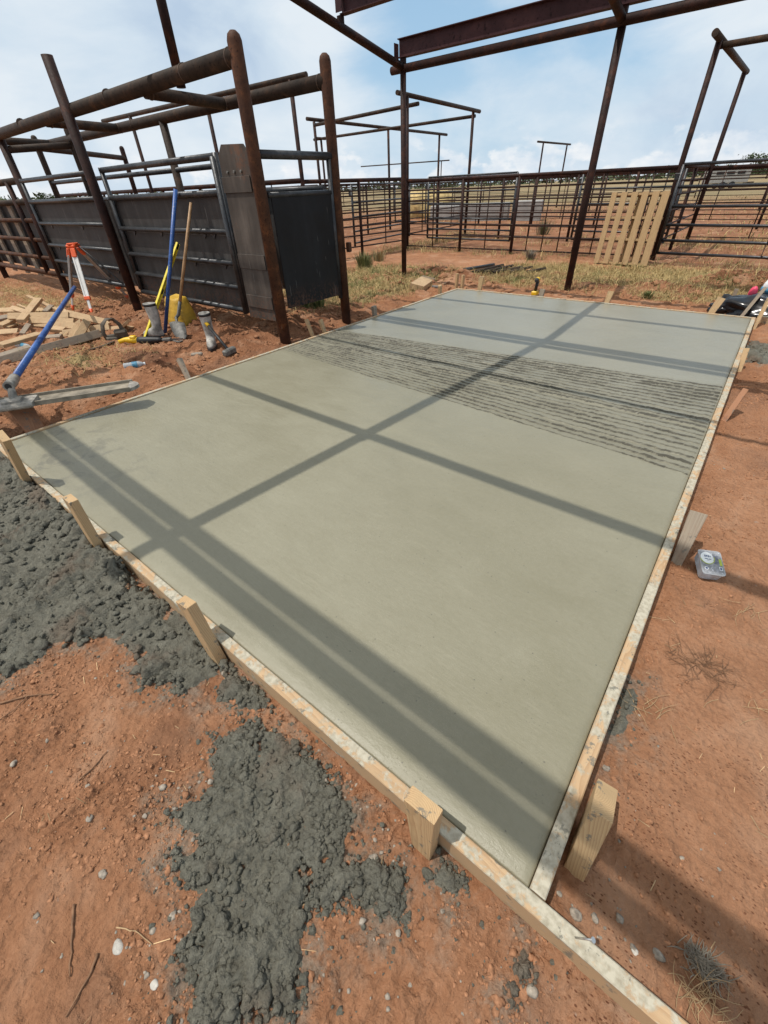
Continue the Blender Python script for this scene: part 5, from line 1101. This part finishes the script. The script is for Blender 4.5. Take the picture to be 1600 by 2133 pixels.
MB().lathe([(.03, 0), (.05, .01), (.052, .09), (.045, .13), (.02, .17), (.02, .19)], (0.01, 6.96, .24), R).build('body', M['white'], wb); MB().lathe([(.053, .0), (.054, .05)], (0.01, 6.96, .24), R).build('band', M['bluelabel'], wb)
# hay heap and concrete blocks out in the pens
hb = [blades(2600, (-17.9, -14.6, 23.2, 25.2), lambda n: RNG.uniform(.1, .3, n), 0, .03, lambda x, y: np.ones_like(x), 1.5, 0.0)]
hh = tag(blob('hay_heap', (-16.2, 24.2, .35), (1.5, 1.2, .95), 15, M['hay'], .15, None, 30, 16, 2), 'heap of dry tan hay in the far pen', 'hay heap')
for c_, s_, lb in (((-13.9, 22.3, .3), (1.5, .8, .62), 'left pale concrete block standing in the far pen'), ((-11.6, 22.0, .33), (2.3, .8, .72), 'long pale concrete block in the middle of the far pen'), ((-9.6, 22.3, .36), (1.3, .9, .78), 'right pale concrete block beside the long one')):
    tag(MB().box(c_, s_, Matrix.Rotation(.35, 3, 'Z'), .03).build('concrete_block', M['block']), lb, 'concrete block', 'concrete blocks in the far pen')

# ------------------------------------------------------------------ plastic tub on the right
tu = thing('plastic_tub', (0.2, 1.55, 0), 'translucent plastic tub with a white and green label lying by the right form', 'plastic tub')
tz = gz(0.2, 1.55); TX = Vector((.92, .40, 0)).normalized(); TY = Vector((-.36, .84, .26)).normalized(); TN = TX.cross(TY).normalized(); TC = at(1476, 1178, tz + .038)
def tp_(x, y, z): return TC + (TX * x + TY * y + TN * z) * 0.64
def rr(hx, hy, r, n=6):
    out = []
    for cx2, cy2, a0_ in ((hx - r, hy - r, 0), (-hx + r, hy - r, 90), (-hx + r, -hy + r, 180), (hx - r, -hy + r, 270)):
        for k in range(n + 1): a = math.radians(a0_ + 90 * k / n); out.append((cx2 + r * math.cos(a), cy2 + r * math.sin(a)))
    return out
b = MB(); b.poly([[tp_(x, y, z) for x, y in rr(hx, hy, .02)] for z, hx, hy in ((-.042, .054, .082), (-.036, .06, .088), (.034, .066, .094), (.040, .070, .098), (.043, .069, .097))], False); b.build('body', M['tub'], tu)
b = MB(); b.poly([[tp_(x, y, z) for x, y in rr(.060, .088, .018)] for z in (.0435, .0445)]); b.build('lid_panel', M['greytub'], tu)
b = MB(); b.poly([[tp_(-.022 + .040 * math.cos(a) , .032 + .046 * math.sin(a), z) for a in [2 * math.pi * k / 24 for k in range(24)]] for z in (.0450, .0456)]); b.build('label', M['label'], tu)
b = MB(); b.path([tp_(-.022 + .042 * math.cos(a), .032 + .049 * math.sin(a), .0456) for a in [math.radians(q) for q in range(190, 372, 12)]], .0017, 6); b.build('label_band', M['green'], tu)
b = MB(); b.box(tp_(.052, .005, .0456), (.010, .032, .0006), Matrix((TX, TY, TN)).transposed()); b.build('label_band', M['green'], tu)
b = MB(); RT = Matrix((TX, TY, TN)).transposed()
for x, y, w2, h2 in ((-.034, .046, .006, .016), (-.024, .046, .006, .012), (-.014, .045, .006, .015), (-.004, .044, .005, .011), (-.03, .024, .018, .005), (-.008, .022, .016, .005), (-.02, .014, .014, .003)): b.box(tp_(x, y, .0462), (w2 * .64, h2 * .64, .0006), RT)
for k in range(6): b.box(tp_(.028, .052 - k * .012, .0455), (.022 - .002 * (k % 3), .0018, .0006), RT)
b.build('print', M['navy'], tu)
b = MB(); b.poly([[tp_(-.040 + .012 * math.cos(a), -.052 + .012 * math.sin(a), z) for a in [2 * math.pi * k / 16 for k in range(16)]] for z in (.0450, .0458)]); b.build('badge', M['label'], tu); MB().box(tp_(.046, -.045, .0455), (.0115, .0165, .0006), RT).build('side_badge', M['label'], tu)
b = MB(); b.poly([[tp_(-.040 + .008 * math.cos(a), -.052 + .008 * math.sin(a), z) for a in [2 * math.pi * k / 16 for k in range(16)]] for z in (.0459, .0463)]); b.build('badge_print', M['navy'], tu)
MB().box(tp_(.046, -.045, .0462), (.007, .0115, .0006), RT).build('side_print', M['navy'], tu)

# ------------------------------------------------------------------ nail, stones, roots, weeds near the camera
n0 = atx(1212, 1972, .128) if False else Vector((0.112, -0.018, 0.088)); n1 = Vector((0.135, -0.012, 0.135))
nl = MB(); nl.tube(n0, n1, .0022, 8); nl.tube(n1, n1 + (n1 - n0).normalized() * .002, .0055, 10); tag(nl.build('bent_nail', M['nail']), 'shiny nail sticking out of the near form board past the corner', 'nail')
ST = [((245, 1975), .017, 'whitestone', 'bright white stone on the dirt at the lower left'), ((410, 1378), .024, 'clod', 'large red clod between the spills next to the stake'), ((466, 1403), .012, 'stone', 'grey pebble beside the large red clod'),
      ((502, 1645), .016, 'stone', 'angular grey stone at the top of the lower spill'), ((437, 1628), .011, 'stone', 'pale pebble above the lower spill'), ((1200, 1905), .016, 'stone', 'grey round stone right of the slab corner'), ((1240, 1912), .011, 'stone', 'small grey stone right of the round stone'),
      ((1290, 1916), .011, 'stone', 'flat grey stone farthest right of the slab corner'), ((1165, 1862), .010, 'stone', 'little pale stone tight against the slab corner'), ((1322, 1982), .009, 'whitestone', 'white chip above the near board end'), ((1372, 1992), .014, 'stone', 'long grey chip above the near board end'),
      ((1110, 2068), .016, 'stone', 'grey stone below the near board'), ((215, 1822), .012, 'stone', 'dark grey stone on the bare dirt left of the lower spill'), ((185, 1640), .010, 'stone', 'pebble on bare dirt at left centre'), ((325, 2052), .013, 'whitestone', 'white stone near the bottom edge'),
      ((455, 1850), .011, 'clod', 'reddish pebble on the edge of the lower spill'), ((420, 1800), .010, 'stone', 'pale pebble left of the lower spill'), ((1262, 1600), .012, 'stone', 'grey pebble by the right form'), ((780, 1790), .014, 'stone', 'grey lump at the foot of the near stake'), ((890, 1820), .017, 'spill', 'dark mortar lump right of the near stake'),
      ((190, 1708), .012, 'stone', 'flat pale stone at left'), ((28, 1590), .012, 'stone', 'pale stone near the left picture edge'), ((300, 1700), .009, 'stone', 'small chip above the spill edge')]
for i, ((px, py), r, mt, lb) in enumerate(ST):
    p = at(px, py); v, f = rockbase(300 + i, 12, 8); r *= .72; v = v * np.array([r * 1.2, r, r * .62]); v = v + np.array([p.x, p.y, gz(p.x, p.y) + r * .22])
    tag(link('clod' if mt == 'clod' else 'stone', npmesh('stone', v, f, M[mt], True)), lb, 'clod' if mt == 'clod' else 'stone', 'loose stones on the near dirt')
def twig(pts, r, mt, label, name='twig', cat='twig', zo=.004):
    P = [at(*p) for p in pts]
    for p in P: p.z = gz(p.x, p.y) + zo
    Q = []
    for i in range(len(P) - 1):
        for k in range(4): q = P[i].lerp(P[i + 1], k / 4); q.z = max(q.z, gz(q.x, q.y) + zo); Q.append(q + Vector((RNG.normal(0, .0008), RNG.normal(0, .0008), 0)))
    Q.append(P[-1]); tag(MB().path(Q, [r * (1 - .6 * i / len(Q)) for i in range(len(Q))], 7).build(name, M[mt]), label, cat)
twig([(0, 1468), (60, 1452), (112, 1447)], .0035, 'root', 'forked dry root lying at the left picture edge', zo=.006); twig([(60, 1452), (30, 1480), (0, 1505)], .0025, 'root', 'lower prong of the dry root at the left edge', zo=.005)
twig([(166, 1628), (190, 1605), (226, 1568)], .0032, 'root', 'straight brown twig left of the lower spill'); twig([(156, 1885), (152, 1940), (148, 2035)], .0036, 'root', 'upright looking brown root at the lower left'); twig([(205, 1985), (185, 2040), (140, 2120)], .0034, 'root', 'dark bent twig near the bottom left corner')
twig([(245, 1934), (285, 1940), (318, 1968)], .0016, 'straw', 'curved yellow straw below the white stone', 'straw_stem', 'straw'); twig([(425, 1925), (440, 1940)], .0016, 'straw', 'short straw bit on the lower spill', 'straw_stem', 'straw')
def tuft(c, n, L, rad, label, mt, name='root_clump', cat='root clump', up=.4):
    p = at(*c); p.z = gz(p.x, p.y); b = MB()
    for _ in range(n):
        a = RNG.uniform(0, 6.28); s = p + Vector((RNG.normal(0, rad), RNG.normal(0, rad * .6), .003)); d = Vector((math.cos(a), math.sin(a), RNG.uniform(0, up))); l = L * RNG.uniform(.4, 1.2); e = Vector((-d.y, d.x, RNG.uniform(-.3, .2))) * RNG.uniform(-.6, .6)
        pts = [s, s + d * l * .35 + e * l * .1, s + d * l * .7 + e * l * .35, s + d * l + e * l * .75]
        for q in pts: q.z = max(q.z, gz(q.x, q.y) + .002)
        b.path(pts, [.0011, .0010, .0008, .0004], 4, False)
    tag(b.build(name, M[mt]), label, cat)
tuft((1455, 1385), 70, .09, .05, 'tangle of dry brown roots on the dirt right of the slab', 'root', up=.25); tuft((1350, 1480), 14, .08, .03, 'thin splayed dry roots close to the right form', 'straw', up=.2)
tuft((1462, 2010), 260, .028, .016, 'grey dead weed tuft at the lower right', 'deadweed', 'weed_tuft', 'weed', 1.2); tuft((1455, 2075), 50, .05, .025, 'pale dry grass wisps below the grey weed tuft', 'straw', 'weed_tuft', 'weed', .6)
tuft((1560, 1270), 10, .09, .05, 'loose curl of dry fibre at the right picture edge', 'straw', up=.1); tuft((1570, 1480), 8, .08, .05, 'few fine fibres on the dirt at right', 'straw', up=.1)
def weed(c, n, h, label, colr=(0.13, .16, .06)):
    p = at(*c); v = []; f = []; cc = []
    for k in range(n):
        a = RNG.uniform(0, 6.28); r = RNG.uniform(0, h * .5); x, y = p.x + r * math.cos(a), p.y + r * math.sin(a); z = gz(x, y); hh_ = h * RNG.uniform(.4, 1); d = Vector((math.cos(a), math.sin(a), 0)) * hh_ * RNG.uniform(.1, .7); w_ = RNG.uniform(.004, .009); s = Vector((-math.sin(a), math.cos(a), 0)) * w_; o = len(v); q = Vector((x, y, z))
        v += [q - s, q + s, q + s + d * .5 + Vector((0, 0, hh_ * .6)), q - s + d * .5 + Vector((0, 0, hh_ * .6)), q + d + Vector((0, 0, hh_)), q + d + Vector((0, 0, hh_))]; f += [(o, o + 1, o + 2, o + 3), (o + 3, o + 2, o + 4, o + 5)]; cc += [np.array(colr) * RNG.uniform(.6, 1.3)] * 6
    tag(link('weed_plant', npmesh('weed_plant', [tuple(q) for q in v], f, M['blade'], False, np.array(cc), 'tint')), label, 'weed')
weed((1345, 625), 70, .12, 'small green weed at the far form below the pallet'); weed((665, 640), 90, .22, 'green weed under the black chute end gate'); weed((640, 640), 60, .2, 'green weed left of the other under the end gate'); weed((760, 560), 220, .35, 'low green weeds right of the rusty chute end post', (.16, .17, .07)); weed((1130, 490), 130, .5, 'grey green bush behind the first fence', (.12, .13, .07)); weed((1105, 540), 120, .22, 'grey dry bush in front of the fence', (.22, .19, .15)); weed((790, 545), 90, .3, 'tall dry weed left of the frame post', (.26, .22, .11))

# ------------------------------------------------------------------ far trees and sheds
def tree(x, y, h, wd, seed, label):
    t = thing('field_tree', (x, y, 0), label, 'tree', 'trees on the horizon'); rg = np.random.default_rng(seed); z0 = gz(x, y)
    MB().path([(x, y, z0 - .3), (x + .1, y, z0 + h * .35), (x - .1, y + .1, z0 + h * .7)], [h * .05, h * .035, h * .015], 8).build('trunk', M['root'], t)
    n = 3200; k = rg.integers(0, 14, n); C = rg.normal(0, 1, (14, 3)) * np.array([wd * .30, wd * .30, h * .14]) + [x, y, z0 + h * .60]
    P = C[k] + rg.normal(0, 1, (n, 3)) * np.array([wd * .11, wd * .11, h * .10]); s = h * .026; d1 = rg.normal(0, s, (n, 3)); d2 = rg.normal(0, s, (n, 3)); P[:, 2] = np.maximum(P[:, 2], z0 + h * .12)
    V = np.stack([P - d1, P + d2, P + d1, P - d2], 1).reshape(-1, 3); c = np.array([.045, .062, .024]) * rg.uniform(.5, 1.5, n)[:, None]
    link('crown', npmesh('crown', V, np.arange(n * 4).reshape(n, 4), M['leaf'], False, np.repeat(c, 4, 0), 'tint'), t)
def far(px, dist): d = ray(px, 380); h = Vector((d.x, d.y, 0)).normalized(); return CAM.x + h.x * dist, CAM.y + h.y * dist
TL = [(20, 230, 5, 9, 'farthest left dark tree on the horizon'), (45, 220, 4.2, 10, 'low wide tree second from the left on the horizon'), (82, 200, 5.6, 8, 'round dark tree seen between the left chute posts'), (100, 260, 4, 10, 'low scrub tree right of the round one'), (430, 300, 4.5, 11, 'hazy tree seen above the chute sheet'), (610, 320, 4.6, 12, 'small distant tree behind the end gate'), (1480, 190, 6.2, 11, 'dense tree behind the steel gate'), (1515, 210, 5.2, 10, 'lower tree right of the dense one'), (1592, 170, 7.2, 11, 'tall tree at the right picture edge'), (1556, 230, 5, 11, 'scrubby tree between the two right hand trees'), (1420, 260, 4.6, 10, 'small tree left of the dense right hand one')]
for i, (px, d_, h, wd, lb) in enumerate(TL): x, y = far(px, d_); tree(x, y, h * .62, wd * .8, 500 + i, lb)
rg = np.random.default_rng(77); V = []; c = []
for px in np.arange(-150, 1750, 9.0):
    x, y = far(px, rg.uniform(420, 520)); hgt_ = rg.uniform(1.5, 4.5) if rg.random() < .7 else rg.uniform(4, 7)
    for _ in range(26):
        q = np.array([x + rg.normal(0, 3), y + rg.normal(0, 3), gz(x, y) + rg.uniform(0, hgt_)]); a = rg.normal(0, .8, 3); b_ = rg.normal(0, .8, 3); V += [q - a, q + b_, q + a, q - b_]; c += [np.array([.075, .09, .05]) * rg.uniform(.6, 1.4)] * 4
tag(link('distant_scrub', npmesh('distant_scrub', V, np.arange(len(V)).reshape(-1, 4), M['leaf'], False, np.array(c), 'tint')), 'thin line of distant scrub along the horizon', 'scrub', None, 'stuff')
sx, sy = far(1508, 75); sh = thing('stock_trailer', (sx, sy, 0), 'grey stock trailer parked far behind the steel gate', 'trailer')
R = Matrix.Rotation(.5, 3, 'Z'); zc_ = gz(sx, sy)
MB().box((sx, sy, zc_ + 1.15), (4.2, 1.9, 1.3), R, .06).build('body', M['alugrey'], sh)
for k in (-1.1, 0, 1.1): MB().box(Vector((sx, sy, zc_ + 1.45)) + R @ Vector((k, -.96, 0)), (.8, .02, .28), R).build('vent_slot', M['blackrubber'], sh)
for k in (-.5, .5):
    for s_ in (-.9, .9): w0 = Vector((sx, sy, zc_ + .33)) + R @ Vector((k, s_, 0)); MB().tube(w0 - R @ Vector((0, .11, 0)), w0 + R @ Vector((0, .11, 0)), .33, 16).build('wheel', M['blackrubber'], sh)
MB().tube(Vector((sx, sy, zc_ + .5)) + R @ Vector((2.1, 0, 0)), Vector((sx, sy, zc_ + .5)) + R @ Vector((3.2, 0, 0)), .06, 8).build('hitch', M['rust'], sh)
# ------------------------------------------------------------------ output
S.render.engine = 'CYCLES'
S.view_settings.view_transform = 'Standard'; S.view_settings.look = 'None'
S.view_settings.exposure = 0.0; S.view_settings.gamma = 1.0
S.cycles.max_bounces = 6; S.cycles.diffuse_bounces = 3; S.cycles.glossy_bounces = 3; S.cycles.transmission_bounces = 6; S.cycles.transparent_max_bounces = 8
S.cycles.use_denoising = True
